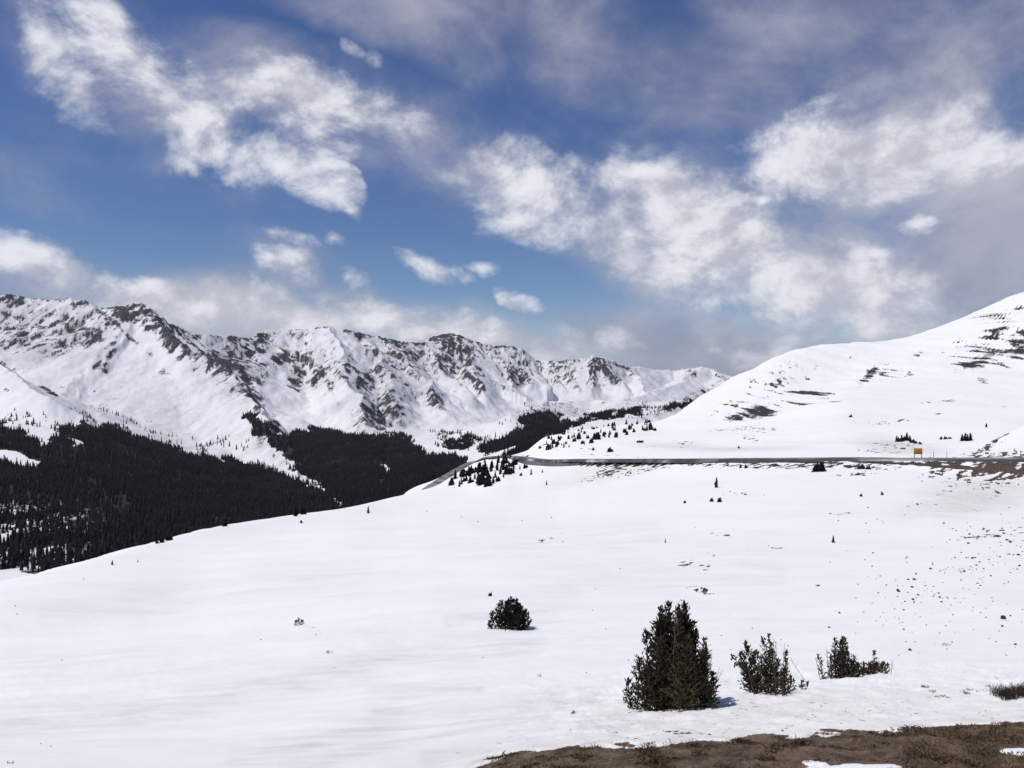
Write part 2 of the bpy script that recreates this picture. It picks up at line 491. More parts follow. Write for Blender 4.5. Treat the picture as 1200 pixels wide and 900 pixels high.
def build_near():
    keys = sorted(COLS)
    pxs = np.concatenate([np.arange(-700, -40, 12), np.arange(-40, 1240, 1.2), np.arange(1240, 1901, 12)])
    nrow = len(COLS[0])
    lY = np.array([[math.log(COLS[k][r][0]) for r in range(nrow)] for k in keys])
    pY = np.array([[COLS[k][r][1] for r in range(nrow)] for k in keys])
    A = np.stack([pchip(keys, lY[:, r], pxs) for r in range(nrow)])      # rows x cols
    B = np.stack([pchip(keys, pY[:, r], pxs) for r in range(nrow)])
    sub = [16, 60, 46, 90, 80, 56, 46, 26, 30, 56, 52, 46, 14]
    ts = np.concatenate([np.linspace(i, i + 1, s, endpoint=False) for i, s in enumerate(sub)] + [[nrow - 1]])
    Yg = np.empty((len(ts), len(pxs)))
    Pg = np.empty_like(Yg)
    rr = np.arange(nrow)
    for j in range(len(pxs)):
        Yg[:, j] = np.exp(pchip(rr, A[:, j], ts))
        Pg[:, j] = pchip(rr, B[:, j], ts)
    px = np.broadcast_to(pxs, Yg.shape).copy()
    X = (px - 600) / F * Yg
    Z = (450 - Pg) / F * Yg
    Tg = np.broadcast_to(ts[:, None], Yg.shape)
    py = Pg
    # --- undulation of the snow: drifts along the slope, smaller further down in scale
    ca, sa = math.cos(R(20)), math.sin(R(20))
    U, V = X * ca + Yg * sa, -X * sa + Yg * ca
    fade = sstep(7, 14, Yg)
    Z += 0.085 * fbm(U / 5.0, V / 1.6, 4, 3) * fade * (1 - sstep(25, 60, Yg))
    Z += 0.13 * fbm(U / 11.0, V / 2.8, 3, 13) * sstep(9, 16, Yg) * (1 - sstep(35, 70, Yg)) * sstep(-0.35, 0.25, fbm(X / 14, Yg / 14, 2, 15))
    Z += 0.42 * fbm(U / 30.0, V / 9.0, 3, 9) * sstep(14, 40, Yg) * (1 - 0.8 * sstep(80, 200, Yg))
    Z += 0.9 * fbm(X / 75.0, Yg / 60.0, 4, 21) * sstep(60, 130, Yg) * (1 - sstep(6.5, 7.0, Tg) * (1 - sstep(8.1, 8.8, Tg)))
    far = sstep(8.2, 9.5, Tg)
    Z += far * (2.2 * fbm(X / 120.0, Yg / 140.0, 5, 31) + 4.5 * fbm(X / 420.0, Yg / 420.0, 4, 37) * sstep(9.3, 11, Tg))
    hill = sstep(10.2, 11.2, Tg) * (1 - sstep(12.0, 12.3, Tg)) * sstep(820, 900, px)
    Z += hill * 5.0 * (ridged(X / 130.0, Yg / 300.0, 4, 41) - 0.55)
    # wind-trodden snow near the bushes
    near = sstep(9, 10.5, Yg) * (1 - sstep(17, 24, Yg)) * sstep(520, 720, px)
    Z += 0.05 * near * fbm(X / 0.6, Yg / 0.45, 4, 51)
    # snow bank piled at the right of the road
    Z += 7.0 * np.exp(-((px - 1215) / 46) ** 2) * np.exp(-((Yg - 250) / 26) ** 2)
    # --- bare ground
    nz = fbm(X / np.maximum(Yg * 0.012, 0.1), np.log(Yg) * 90, 5, 61, 0.6)
    nh = fbm((X + 1.6 * Z) / 24.0, (1.6 * Z - X) / 8.0, 5, 65, 0.65)
    nh2 = fbm((X + 0.8 * Z) / 20.0, (Z - 0.25 * X) / 9.0, 5, 67, 0.6)
    nh = np.where(px > 1085, nh2, nh)
    nz = np.where(Tg > 9.8, nh, nz)
    bl = [
        (890, 481, 26, 8, -8, 1.12), (868, 487, 20, 5, -12, 1.0), (940, 458.5, 34, 3.0, 0, 1.1), (950, 460, 22, 3, 8, 0.9), (860, 500, 34, 5, -8, 0.62),
        (880, 505, 40, 5, 0, 0.55), (940, 470, 40, 4, 0, 0.5), (980, 471, 10, 2, 0, 0.7), (870, 512, 30, 3, 5, 0.5), (800, 519, 14, 2, 0, 0.5),
        (1120, 467, 36, 2.2, -6, 0.60), (1095, 472, 22, 2.5, -12, 0.55), (1180, 477, 16, 1.8, -3, 0.58), (1160, 474, 10, 1.6, 5, 0.5),
        (1035, 495, 20, 3, 0, 0.72), (1070, 490, 30, 2.2, -8, 0.62), (1100, 483, 6, 1.5, 0, 0.5), (1038, 488, 6, 1.6, 0, 0.7), (1014, 492, 5, 1.5, 0, 0.6),
        (1005, 556, 22, 3.2, -3, 0.85), (980, 557.5, 12, 2, 0, 0.6), (1046, 521, 36, 6, 6, 0.56), (1035, 529, 40, 3, 3, 0.62),
        (1166, 392, 34, 9, -32, 0.85), (1198, 408, 24, 10, -22, 1.1), (1136, 428, 18, 6, -25, 1.1), (1160, 416, 26, 8, -28, 1.0), (1178, 412, 16, 6, -20, 1.05), (1150, 447, 12, 5, 10, 0.6),
        (1195, 360, 12, 4, -25, 0.7), (1180, 376, 20, 5, -30, 0.6),
        (1018, 440, 17, 6, -42, 1.0), (1036, 434, 10, 6, -50, 0.72), (1048, 434, 9, 6, -50, 0.72), (1066, 438, 9, 3, -20, 0.65), (1105, 411, 6, 3, -45, 0.75),
        (1075, 415, 14, 4, -30, 0.55), (995, 420, 4, 3, -50, 0.7), (1060, 454, 5, 2, 0, 0.6), (957, 430, 9, 4, -50, 0.65), (930, 432, 10, 3, -40, 0.6), (945, 443, 6, 2, -20, 0.6),
        (905, 450, 60, 24, -35, 0.42), (1165, 400, 60, 40, -30, 0.62), (1196, 402, 30, 22, -25, 0.92), (1150, 420, 34, 12, -28, 0.9), (1040, 438, 36, 12, -10, 0.42), (908, 450, 16, 7, -45, 0.72), (895, 455, 14, 6, -40, 0.62), (880, 455, 16, 6, -45, 0.55), (920, 442, 8, 4, -40, 0.6), (870, 468, 26, 6, -38, 0.5), (845, 478, 30, 4, -35, 0.46),
        (730, 544, 62, 4, 0, 1.0), (720, 550, 40, 6, -18, 0.9), (760, 549, 60, 5, -12, 0.7), (650, 541, 50, 2.5, 3, 0.62), (700, 533, 30, 1.5, 2, 0.5),
        (820, 544, 60, 2.2, 0, 0.75), (930, 546, 110, 3.6, 0, 0.9), (1000, 546, 55, 4, 3, 0.92), (1070, 543, 50, 3, 0, 0.7),
        (1110, 548, 36, 7, -20, 0.82), (1150, 551, 50, 9, -16, 0.85), (1190, 555, 55, 11, -14, 0.9), (1120, 541, 60, 5, 0, 0.9), (1180, 536, 60, 6, 0, 0.9), (1240, 548, 80, 10, 0, 0.85),
        (1155, 528, 30, 4, -20, 0.85), (1178, 524, 10, 3, -30, 0.6), (1120, 566, 40, 6, -25, 0.5), (1180, 572, 40, 7, -22, 0.48),
        (640, 521, 30, 2.5, 15, 0.5), (650, 528, 25, 2, 8, 0.5), (690, 527, 22, 2, 4, 0.5), (610, 533, 14, 2, 8, 0.6), (790, 523, 50, 1.8, 0, 0.50),
        (812, 662, 24, 6, 12, 0.66), (830, 652, 12, 3, 10, 0.6), (835, 623, 34, 3, 12, 0.56), (818, 690, 22, 4, 8, 0.56), (956, 689, 9, 1.8, 0, 0.9), (640, 630, 28, 4, -14, 0.52), (870, 580, 40, 3, 5, 0.52), (980, 600, 40, 3, 0, 0.5), (900, 640, 30, 3, 5, 0.48),
        (1165, 624, 44, 5, -6, 0.72), (1140, 596, 20, 3, -20, 0.46), (1075, 587, 14, 2, -12, 0.55), (1095, 587, 10, 2, -10, 0.5),
        (372, 740, 14, 3, -25, 0.6), (386, 765, 6, 2, 0, 0.5), (800, 859, 24, 2.2, 2, 0.85), (830, 861, 16, 1.8, 0, 0.7), (742, 864, 18, 2.2, 2, 0.8), (755, 866, 14, 1.5, 2, 0.7), (912, 857, 12, 1.6, 0, 0.75),
        (1185, 808, 20, 3, 0, 0.45), (1160, 833, 30, 3, -4, 0.45), (1030, 856, 30, 2, -3, 0.6), (960, 859, 20, 2, -3, 0.6),
    ]
    bare = blobs(px, py, bl)
    bare = np.where(bare > 0, bare * 0.64 + 0.55 * nz * np.minimum(1, bare * 2.5) * (1 - 0.6 * sstep(0.85, 1.05, bare)), 0.0)
    # dark stripe of road bank just under the road
    bank = np.exp(-((Tg - 7.62) / 0.36) ** 2) * sstep(610, 680, px) * (0.70 + 0.55 * fbm(px / 36.0, Tg * 3, 4, 77))
    bare = np.maximum(bare, bank)
    brown = blobs(px, py, [(1170, 548, 110, 30, 0, 1.0), (1100, 548, 60, 14, 0, 0.8), (720, 548, 70, 12, 0, 0.5)])
    # foreground soil
    edge = np.interp(px, [-700, 440, 500, 545, 575, 620, 700, 800, 900, 960, 1100, 1200, 1400, 1900], [1300, 960, 925, 901, 886, 879, 872.5, 867.5, 862, 858, 851, 845, 838, 830])
    dirt = sstep(-3.2, 3.2, py - edge + 5.5 * fbm(X / 0.55, Yg / 0.5, 5, 71))
    snowp = blobs(px, py, [(1000, 899, 58, 6, 0, 1.0), (955, 893, 22, 3.0, 6, 0.9), (1190, 879, 26, 4, 3, 0.9), (1030, 897, 40, 4, 0, 0.9)])
    dirt *= 1 - sstep(0.35, 0.75, snowp + 0.25 * fbm(X / 0.35, Yg / 0.35, 4, 73))
    Z += -0.05 * dirt + dirt * (0.045 * fbm(X / 0.5, Yg / 0.5, 5, 81) + 0.012 * fbm(X / 0.08, Yg / 0.08, 2, 83))
    dust = blobs(px, py, [(640, 880, 150, 22, -6, 0.42), (900, 846, 260, 30, -4, 0.48), (780, 838, 80, 16, 0, 0.35), (1120, 840, 120, 14, -5, 0.45), (1150, 575, 90, 22, -15, 0.55), (700, 556, 60, 10, -10, 0.4),
                          (1046, 521, 44, 9, 6, 0.8), (1080, 526, 30, 8, 6, 0.5), (860, 527, 70, 3, 0, 0.6), (790, 522, 50, 3, 0, 0.5), (500, 870, 160, 14, -14, 0.10)])
    dust = np.maximum(dust, 0.85 * np.exp(-((edge - py - 2) / 5.0) ** 2) * (0.7 + 0.6 * fbm(X / 0.4, Yg / 0.4, 3, 95)))
    # thin grey streaks across the lower left of the slope
    st = strokes(px, py, [([(150, 840), (330, 800), (460, 770)], 9, 0.11), ([(300, 880), (420, 862), (560, 835), (660, 818)], 6, 0.13), ([(330, 896), (470, 868), (600, 842)], 3, 0.15), ([(440, 812), (540, 806)], 3, 0.13), ([(460, 832), (600, 828)], 4, 0.11),
                          ([(540, 722), (640, 716)], 4, 0.10), ([(60, 800), (300, 770)], 8, 0.07), ([(500, 885), (700, 845), (760, 838)], 5, 0.10), ([(450, 846), (520, 843)], 2, 0.16)])
    dust = np.maximum(dust, 1.2 * st * (0.8 + 0.6 * fbm(X / 3.0, Yg / 1.5, 4, 91)))
    # long soft grey bands across the near slope
    grey_band = strokes(px, py, [([(-20, 850), (150, 835), (330, 800), (480, 768), (620, 752)], 16, 0.42), ([(280, 890), (420, 862), (560, 835), (700, 815)], 13, 0.50), ([(330, 905), (470, 872), (640, 838)], 6, 0.5), ([(430, 814), (560, 806)], 6, 0.5),
                          ([(440, 834), (620, 827)], 8, 0.45), ([(530, 724), (650, 716)], 9, 0.35), ([(500, 890), (700, 848), (760, 838)], 9, 0.35), ([(60, 720), (250, 690), (420, 672)], 16, 0.2), ([(640, 690), (900, 668)], 24, 0.2), ([(600, 640), (760, 628)], 16, 0.2), ([(0, 780), (200, 765)], 12, 0.25)])
    grey_band = grey_band * np.clip(0.75 + 1.1 * fbm(X / (0.10 * Yg), np.log(Yg) * 26, 4, 97), 0, 1.5) + 0.13 * np.clip(fbm(X / (0.12 * Yg), np.log(Yg) * 11, 4, 99), 0, 1) * (Tg < 7)
    co = np.stack([X, Yg, Z], -1).reshape(-1, 3)
    me = mesh_np('snow_slope', co, grid_faces(*X.shape), mat_near(), True, {'grey_band': grey_band, 'bare': bare, 'brown': brown, 'dirt': dirt, 'dust': dust})
    link('snow_slope', me, kind='structure')
    return pxs, X, Yg, Z


NPX, NX, NY, NZ = build_near()
NPY = 450 - F * NZ / NY


def on_slope(px, py, tmin=0):
    """the first point of the near land seen along the photo ray, nearest first"""
    j = int(np.argmin(np.abs(NPX - px)))
    c = NPY[:, j]
    ok = np.nonzero((c[1:] <= py) & (c[:-1] > py) & (NY[1:, j] > tmin))[0]
    i = int(ok[0]) + 1 if len(ok) else int(np.argmin(np.abs(c - py)))
    return Vector((NX[i, j], NY[i, j], NZ[i, j]))


# ------------------------------------------------------------------ mountain range and wooded valley
BASE = {
    -700: [(480, 900), (700, 720), (1000, 640), (1400, 560), (1900, 505), (2600, 480), (7500, 440)],
    -300: [(480, 800), (700, 700), (1000, 630), (1400, 555), (1900, 500), (2600, 470), (7500, 440)],
    0: [(480, 740), (700, 678), (1000, 612), (1400, 548), (1900, 496), (2600, 470), (7500, 445)],
    120: [(480, 735), (700, 676), (1000, 617), (1400, 560), (1900, 512), (2600, 485), (7500, 450)],
    230: [(480, 730), (700, 675), (1000, 625), (1400, 583), (1900, 540), (2600, 512), (7500, 460)],
    340: [(480, 720), (700, 660), (1000, 620), (1400, 590), (1900, 557), (2600, 515), (7500, 470)],
    450: [(480, 700), (700, 650), (1000, 615), (1400, 590), (1900, 552), (2600, 513), (7500, 475)],
    540: [(480, 690), (700, 630), (1000, 590), (1400, 562), (1900, 543), (2600, 512), (7500, 475)],
    640: [(480, 660), (700, 590), (1000, 545), (1400, 520), (1900, 512), (2600, 497), (7500, 470)],
    700: [(480, 640), (700, 580), (1000, 535), (1400, 508), (1900, 503), (2600, 487), (7500, 468)],
    800: [(480, 640), (700, 570), (1000, 530), (1400, 505), (1900, 495), (2600, 478), (7500, 465)],
    1500: [(480, 640), (700, 570), (1000, 540), (1400, 520), (1900, 500), (2600, 480), (7500, 465)],
}
# ridge lines: points (px, py, Y); slopes of the left and right flank (seen walking along the line), length scale, tail slope
RIDGES = [
    ([(-600, 380, 4200), (-300, 368, 3800), (-100, 352, 3500), (-30, 345, 3420), (0, 344, 3400), (35, 349, 3400), (60, 352, 3400), (80, 350, 3380), (105, 354, 3360), (122, 361, 3350), (140, 358, 3320), (160, 355, 3300),
      (178, 363, 3310), (195, 378, 3350), (215, 384, 3420), (240, 391, 3500), (268, 394, 3650), (290, 396, 3800), (310, 388, 4000), (350, 386, 4100), (385, 381.5, 4100), (408, 386, 4150), (425, 389, 4200), (450, 395, 4300),
      (470, 400, 4400), (492, 402, 4500), (510, 394, 4600), (535, 390, 4700), (552, 396, 4750), (575, 404, 4800), (595, 404, 4850), (612, 411, 4900), (628, 422, 4950), (650, 423, 4950), (668, 422, 4900), (680, 420, 4850), (695, 417, 4800),
      (712, 421, 4850), (735, 430, 5000), (748, 430, 5400), (765, 433, 5700), (790, 434, 5800), (820, 430, 5600), (838, 434, 5600), (858, 441, 5600), (880, 448, 5600), (1000, 452, 5600), (1500, 430, 6000)], 0.62, 0.62, 850, 0.10),
    ([(160, 355, 3300), (185, 375, 3220), (210, 395, 3100), (238, 418, 2950), (262, 437, 2800), (288, 462, 2600), (310, 484, 2400), (330, 510, 2150), (347, 533, 2000), (364, 552, 1880)], 0.95, 0.40, 420, 0.24),
    ([(-260, 375, 2900), (-100, 396, 2600), (0, 424, 2350), (35, 441, 2200), (68, 465, 2020)], 0.55, 0.5, 260, 0.2),
    ([(385, 381.5, 4100), (396, 400, 3900), (404, 425, 3600), (408, 448, 3350), (418, 470, 3100), (430, 490, 2880), (442, 506, 2700)], 0.75, 0.7, 420, 0.12),
    ([(310, 388, 4000), (330, 412, 3850), (345, 440, 3650), (352, 455, 3520)], 0.8, 0.8, 220, 0.2),
    ([(350, 386, 4100), (366, 412, 3900), (374, 440, 3680), (385, 465, 3450)], 0.8, 0.8, 220, 0.2),
    ([(450, 395, 4300), (470, 418, 4080), (495, 445, 3800), (512, 470, 3500), (522, 482, 3350)], 0.75, 0.75, 300, 0.15),
    ([(425, 389, 4200), (445, 418, 3950), (462, 448, 3600), (470, 478, 3250)], 0.75, 0.75, 300, 0.15),
    ([(492, 402, 4500), (520, 430, 4150), (540, 455, 3850)], 0.75, 0.75, 260, 0.2),
    ([(535, 390, 4700), (548, 415, 4450), (560, 440, 4150), (566, 462, 3900)], 0.8, 0.8, 260, 0.2),
    ([(575, 404, 4800), (588, 425, 4550), (600, 448, 4250)], 0.8, 0.8, 240, 0.2),
    ([(612, 411, 4900), (616, 432, 4650), (622, 452, 4350)], 0.8, 0.8, 240, 0.2),
    ([(650, 423, 4950), (652, 438, 4750), (656, 452, 4550)], 0.8, 0.8, 200, 0.2),
    ([(668, 422, 4900), (668, 440, 4680), (672, 456, 4450)], 0.8, 0.8, 200, 0.2),
    ([(695, 417, 4800), (694, 435, 4600), (690, 455, 4350)], 0.8, 0.8, 200, 0.2),
    ([(695, 417, 4800), (715, 436, 4600), (733, 452, 4350)], 0.8, 0.8, 200, 0.2),
    ([(735, 430, 5000), (750, 445, 4600), (760, 458, 4200)], 0.6, 0.6, 240, 0.2),
    ([(820, 430, 5600), (800, 446, 5000), (770, 458, 4300), (735, 468, 3700)], 0.45, 0.45, 420, 0.15),
    ([(838, 434, 5600), (852, 448, 4900), (858, 456, 4500)], 0.5, 0.5, 300, 0.2),
    ([(870, 452, 3000), (845, 455, 2700), (815, 456, 2500), (790, 470, 2250), (765, 485, 2000), (740, 494, 1800)], 0.5, 0.5, 260, 0.15),
    ([(600, 486, 2500), (640, 475, 2900), (690, 468, 3200), (740, 470, 3000)], 0.35, 0.35, 380, 0.12),
]

ROCKB = [
    (50, 390, 90, 44, 10, 0.60), (225, 405, 75, 22, 40, 0.98), (268, 428, 48, 28, 45, 1.02), (292, 462, 22, 14, 55, 1.05), (365, 430, 60, 36, 10, 0.42), (480, 430, 70, 40, 30, 0.50), (448, 480, 34, 30, 5, 0.74), (545, 420, 50, 40, 30, 0.62), (598, 425, 36, 30, 15, 0.7), (680, 436, 50, 24, 0, 0.66), (700, 476, 130, 12, -4, 0.44),
    (18, 375, 24, 26, 10, 0.62), (10, 352, 30, 6, 5, 0.75), (30, 405, 12, 24, 10, 0.55), (62, 372, 16, 16, 0, 0.6), (60, 405, 24, 26, 20, 0.62), (55, 430, 14, 12, 0, 0.5), (90, 353, 22, 5, 5, 0.85), (113, 385, 9, 26, -15, 0.6),
    (117, 431, 12, 9, -25, 0.85), (132, 410, 8, 14, 25, 0.6), (125, 375, 18, 12, 40, 0.6), (148, 455, 12, 4, 10, 0.5), (110, 457, 9, 5, -20, 0.5), (130, 470, 14, 5, -10, 0.48), (190, 438, 12, 9, 30, 0.55), (72, 454, 7, 1.6, 0, 0.7), (8, 457, 14, 3, 10, 0.55),
    (98, 395, 4, 3, 0, 0.7), (152, 368, 22, 12, 20, 0.9), (175, 378, 24, 12, 30, 0.85), (205, 395, 26, 12, 35, 0.85), (240, 405, 34, 16, 30, 0.72), (232, 420, 30, 12, 42, 0.88), (262, 438, 26, 12, 45, 0.9), (280, 425, 24, 20, 30, 0.78),
    (287, 458, 18, 11, 50, 0.92), (300, 476, 10, 8, 55, 0.98), (298, 410, 14, 18, 10, 0.8), (303, 440, 12, 18, 15, 0.92), (330, 421, 18, 8, -15, 0.85), (310, 395, 16, 8, -10, 0.7),
    (350, 443, 11, 18, 30, 0.85), (372, 438, 9, 20, 25, 0.85), (388, 454, 8, 10, 20, 0.88), (398, 470, 9, 9, 20, 0.75), (362, 415, 9, 14, 30, 0.6), (385, 415, 8, 22, 30, 0.62), (345, 392, 40, 4, 0, 0.5), (405, 440, 5, 30, 10, 0.6),
    (448, 482, 26, 24, 10, 0.72), (432, 462, 12, 34, -15, 0.66), (425, 496, 12, 14, 0, 0.6), (440, 425, 12, 30, -20, 0.55), (470, 432, 46, 24, 38, 0.52), (420, 393, 14, 6, 20, 0.85), (460, 400, 26, 6, 15, 0.7), (490, 420, 40, 20, 40, 0.55), (505, 462, 26, 15, 35, 0.66), (480, 460, 22, 16, 35, 0.5),
    (528, 402, 26, 12, 15, 0.82), (545, 418, 22, 14, 35, 0.75), (520, 425, 18, 16, 35, 0.62), (545, 440, 10, 12, 20, 0.66), (562, 451, 8, 9, 10, 0.98), (556, 436, 8, 10, 30, 0.7), (585, 408, 24, 9, 15, 0.85), (590, 425, 20, 14, 30, 0.82), (606, 442, 18, 9, 15, 0.95), (608, 422, 14, 14, 20, 0.75),
    (634, 432, 7, 15, -15, 0.7), (655, 427, 16, 8, 0, 0.82), (660, 440, 10, 10, -20, 0.65), (676, 446, 12, 14, -25, 0.75), (700, 428, 20, 10, 10, 0.85), (698, 442, 13, 14, -20, 0.7), (718, 441, 16, 10, 30, 0.72), (735, 438, 10, 6, 35, 0.6),
    (812, 437, 9, 5, 10, 0.9), (842, 440, 8, 2.5, 10, 0.6), (850, 446, 10, 4, -5, 0.6), (838, 454, 20, 4, -10, 0.56), (815, 462, 22, 5, -28, 0.82), (825, 474, 26, 6, -10, 0.6), (790, 476, 16, 4, -30, 0.6), (775, 484, 16, 4, -10, 0.55),
    (650, 474, 22, 3, -6, 0.5), (690, 470, 16, 3, 0, 0.48), (665, 482, 14, 4, 10, 0.5), (720, 478, 20, 3, -4, 0.48), (740, 472, 14, 4, -10, 0.46), (620, 490, 24, 4, -10, 0.45), (745, 448, 10, 3, 0, 0.45),
    (325, 500, 22, 10, 50, 0.55), (300, 515, 14, 12, 40, 0.48), (270, 510, 10, 6, 20, 0.42),
]
ROCKS_ = [([(118, 366), (135, 378), (155, 398), (176, 415)], 3.2, 0.75), ([(0, 425), (30, 440), (66, 464)], 2.6, 0.95), ([(0, 344), (35, 348), (60, 352)], 2.2, 0.85), ([(70, 351), (105, 355), (135, 360), (160, 357), (195, 378), (240, 392), (292, 396)], 5.5, 0.95),
          ([(310, 389), (385, 383)], 1.6, 0.6), ([(405, 386), (430, 391), (470, 401), (495, 402)], 3.2, 0.85), ([(505, 396), (535, 391), (575, 404), (612, 411)], 4.5, 0.9), ([(645, 424), (668, 422)], 3, 0.85), ([(700, 420), (735, 431)], 3, 0.9), ([(425, 395), (436, 440), (432, 470)], 5, 0.62)]
FORESTS = [
    [(-200, 470), (-60, 485), (0, 499), (30, 511), (56, 524), (64, 510), (72, 497), (84, 506), (96, 494), (112, 505), (128, 500), (150, 508), (190, 524), (225, 536), (262, 541), (300, 546), (325, 556), (360, 570), (402, 600), (402, 720), (60, 720), (52, 676), (0, 668), (-200, 690)],
    [(334, 516), (350, 506), (372, 504), (400, 511), (440, 514), (468, 512), (486, 522), (500, 536), (530, 534), (546, 540), (540, 552), (512, 580), (470, 620), (404, 640), (402, 596), (368, 566), (335, 553), (352, 550), (336, 530)],
    [(286, 488), (300, 486), (320, 502), (345, 530), (352, 546), (334, 536), (312, 520), (292, 502)],
    [(514, 514), (524, 518), (540, 522), (550, 514), (560, 512), (552, 524), (542, 529), (526, 527)],
    [(560, 533), (572, 522), (600, 511), (640, 499), (690, 497), (660, 506), (610, 522), (580, 532)],
    [(584, 548), (600, 532), (636, 514), (640, 530), (600, 545)],
    [(606, 492), (618, 487), (640, 484), (656, 490), (650, 503), (612, 506)],
    [(668, 499), (700, 489), (752, 482), (752, 486), (700, 495)],
    [(770, 487), (800, 475), (828, 467), (829, 471), (800, 481)],
]
GLADES = [[(0, 527), (18, 529), (50, 542), (46, 550), (24, 545), (0, 541)], [(78, 512), (90, 514), (98, 524), (88, 524)], [(444, 540), (452, 545), (458, 556), (450, 552)]]
SPARSE = [[(56, 524), (66, 480), (100, 476), (130, 498), (96, 494)], [(40, 478), (130, 475), (240, 520), (300, 545), (250, 542), (120, 495), (60, 512), (0, 500), (0, 480)], [(255, 500), (300, 520), (352, 552), (300, 546), (240, 530)], [(500, 505), (560, 505), (566, 528), (510, 528)], [(560, 505), (650, 470), (660, 490), (570, 520)],
          [(660, 485), (760, 465), (830, 470), (740, 495)]]


def build_range():
    pxs = np.concatenate([np.arange(-700, -120, 8), np.arange(-120, 900, 1.05), np.arange(900, 1501, 8)])
    Ys = np.exp(np.linspace(math.log(480), math.log(7500), 780))
    px, Y = np.meshgrid(pxs, Ys)
    X = (px - 600) / F * Y
    keys = sorted(BASE)
    # base land, interpolated in log depth then across columns (the depths are the same in every column)
    lys = np.log([r[0] for r in BASE[0]])
    tab = np.stack([pchip(lys, [r[1] for r in BASE[k]], np.log(Ys)) for k in keys])
    bpy_ = np.stack([pchip(keys, tab[:, i], pxs) for i in range(len(Ys))])
    Z = (450 - bpy_) / F * Y
    Z += 9 * fbm(X / 420, Y / 420, 5, 101)
    ncr = np.full(X.shape, 0.0)
    bestu = X * 1.0
    bestd = np.full(X.shape, 400.0)
    wx = X + 45 * fbm(X / 330, Y / 330, 4, 111) + 10 * fbm(X / 70, Y / 70, 3, 115)
    wy = Y + 45 * fbm(X / 330, Y / 330, 4, 121) + 10 * fbm(X / 70, Y / 70, 3, 125)
    for k, (pts, gl, gr, L, tail) in enumerate(RIDGES):
        P = [px2w(*p) for p in pts]
        bd = np.full(X.shape, 1e9)
        bh = np.zeros_like(X)
        bs = np.zeros_like(X)
        bu = np.zeros_like(X)
        acc = 0.0
        for (a, b) in zip(P[:-1], P[1:]):
            vx, vy = b[0] - a[0], b[1] - a[1]
            l2 = vx * vx + vy * vy
            # the skyline itself is not warped, the flanks are
            t = np.clip(((wx - a[0]) * vx + (wy - a[1]) * vy) / l2, 0, 1)
            ex, ey = wx - a[0] - t * vx, wy - a[1] - t * vy
            d = np.hypot(ex, ey)
            m = d < bd
            bd = np.where(m, d, bd)
            bh = np.where(m, a[2] + t * (b[2] - a[2]), bh)
            bs = np.where(m, (vx * ey - vy * ex) / math.sqrt(l2) * 120, bs)
            bu = np.where(m, acc + t * math.sqrt(l2), bu)
            acc += math.sqrt(l2)
        side = np.clip(bs / np.maximum(bd, 1) / 120.0, -1, 1) * 0.5 + 0.5
        slope = gr + (gl - gr) * side
        h = bh - slope * L * (1 - np.exp(-bd / L)) - tail * bd
        # fall-line gullies
        gu = ridged(bu / 85.0 + k * 13.7, bd / 520.0 + k, 4, 131 + k)
        amp = np.minimum(bd * 0.22, 26) * np.exp(-bd / 900.0) * (sstep(0.35, 0.7, slope) * 0.9 + 0.1) * (0.3 if k == 2 else 1.0)
        h = h + amp * (gu - 0.72) * 1.6
        win = h > Z
        bestu = np.where(win, bu + k * 3000, bestu)
        bestd = np.where(win, bd, bestd)
        kk = 10.0
        dlt = np.clip(0.5 + 0.5 * (h - Z) / kk, 0, 1)
        Z = Z * (1 - dlt) + h * dlt + kk * dlt * (1 - dlt)
    jag = np.exp(-bestd / 120.0) * sstep(-60, 40, Z)
    Z += (7 * fbm(X / 60, Y / 60, 5, 151) + 3) * jag * 0.8
    Z += 9 * fbm(X / 190, Y / 240, 4, 163) * sstep(1500, 2500, Y) * sstep(20, 160, bestd)
    Z += 2.5 * fbm(X / 45, Y / 45, 4, 161) * sstep(1500, 2500, Y)
    py = 450 - F * Z / Y
    # rock shows where painted and where the ground is steep and ribbed
    dZy = np.gradient(Z, axis=0) / np.gradient(Y, axis=0)
    dZx = np.gradient(Z, axis=1) / np.gradient(X, axis=1)
    steep = np.hypot(dZx, dZy)
    bias = np.maximum(blobs(px, py, ROCKB) * 1.08, strokes(px, py, ROCKS_))
    bias = bias * np.clip(0.95 + 0.55 * fbm(X / 260, Y / 380, 3, 177), 0.5, 1.25)
    rib = ridged(bestu / 30.0, bestd / 240.0, 4, 171, 0.6)
    iso = fbm(X / 38, Y / 60, 5, 181, 0.6)
    iso2 = fbm(X / 17, Y / 30, 4, 187, 0.65)
    rock = bias * 0.66 + np.where(bias > 0.02, (rib - 0.62) * 0.80 + 0.28 * iso + 0.15 * iso2 + 0.10 * (steep - 0.5), 0) * np.minimum(1, bias * 1.8)
    rock += 0.16 * sstep(0.75, 1.3, steep) * (bias > 0.02)
    wood = np.zeros_like(X)
    wnx, wny = 9 * fbm(X / 60, Y / 60, 4, 191), 5 * fbm(X / 50, Y / 60, 4, 193)
    for poly in FORESTS:
        wood = np.maximum(wood, in_poly(px + wnx, py + 2 + wny, poly))
    for poly in GLADES:
        wood = wood * (1 - in_poly(px + 0.5 * wnx, py + 0.5 * wny, poly))
    wood = wood * (Y < 3000)
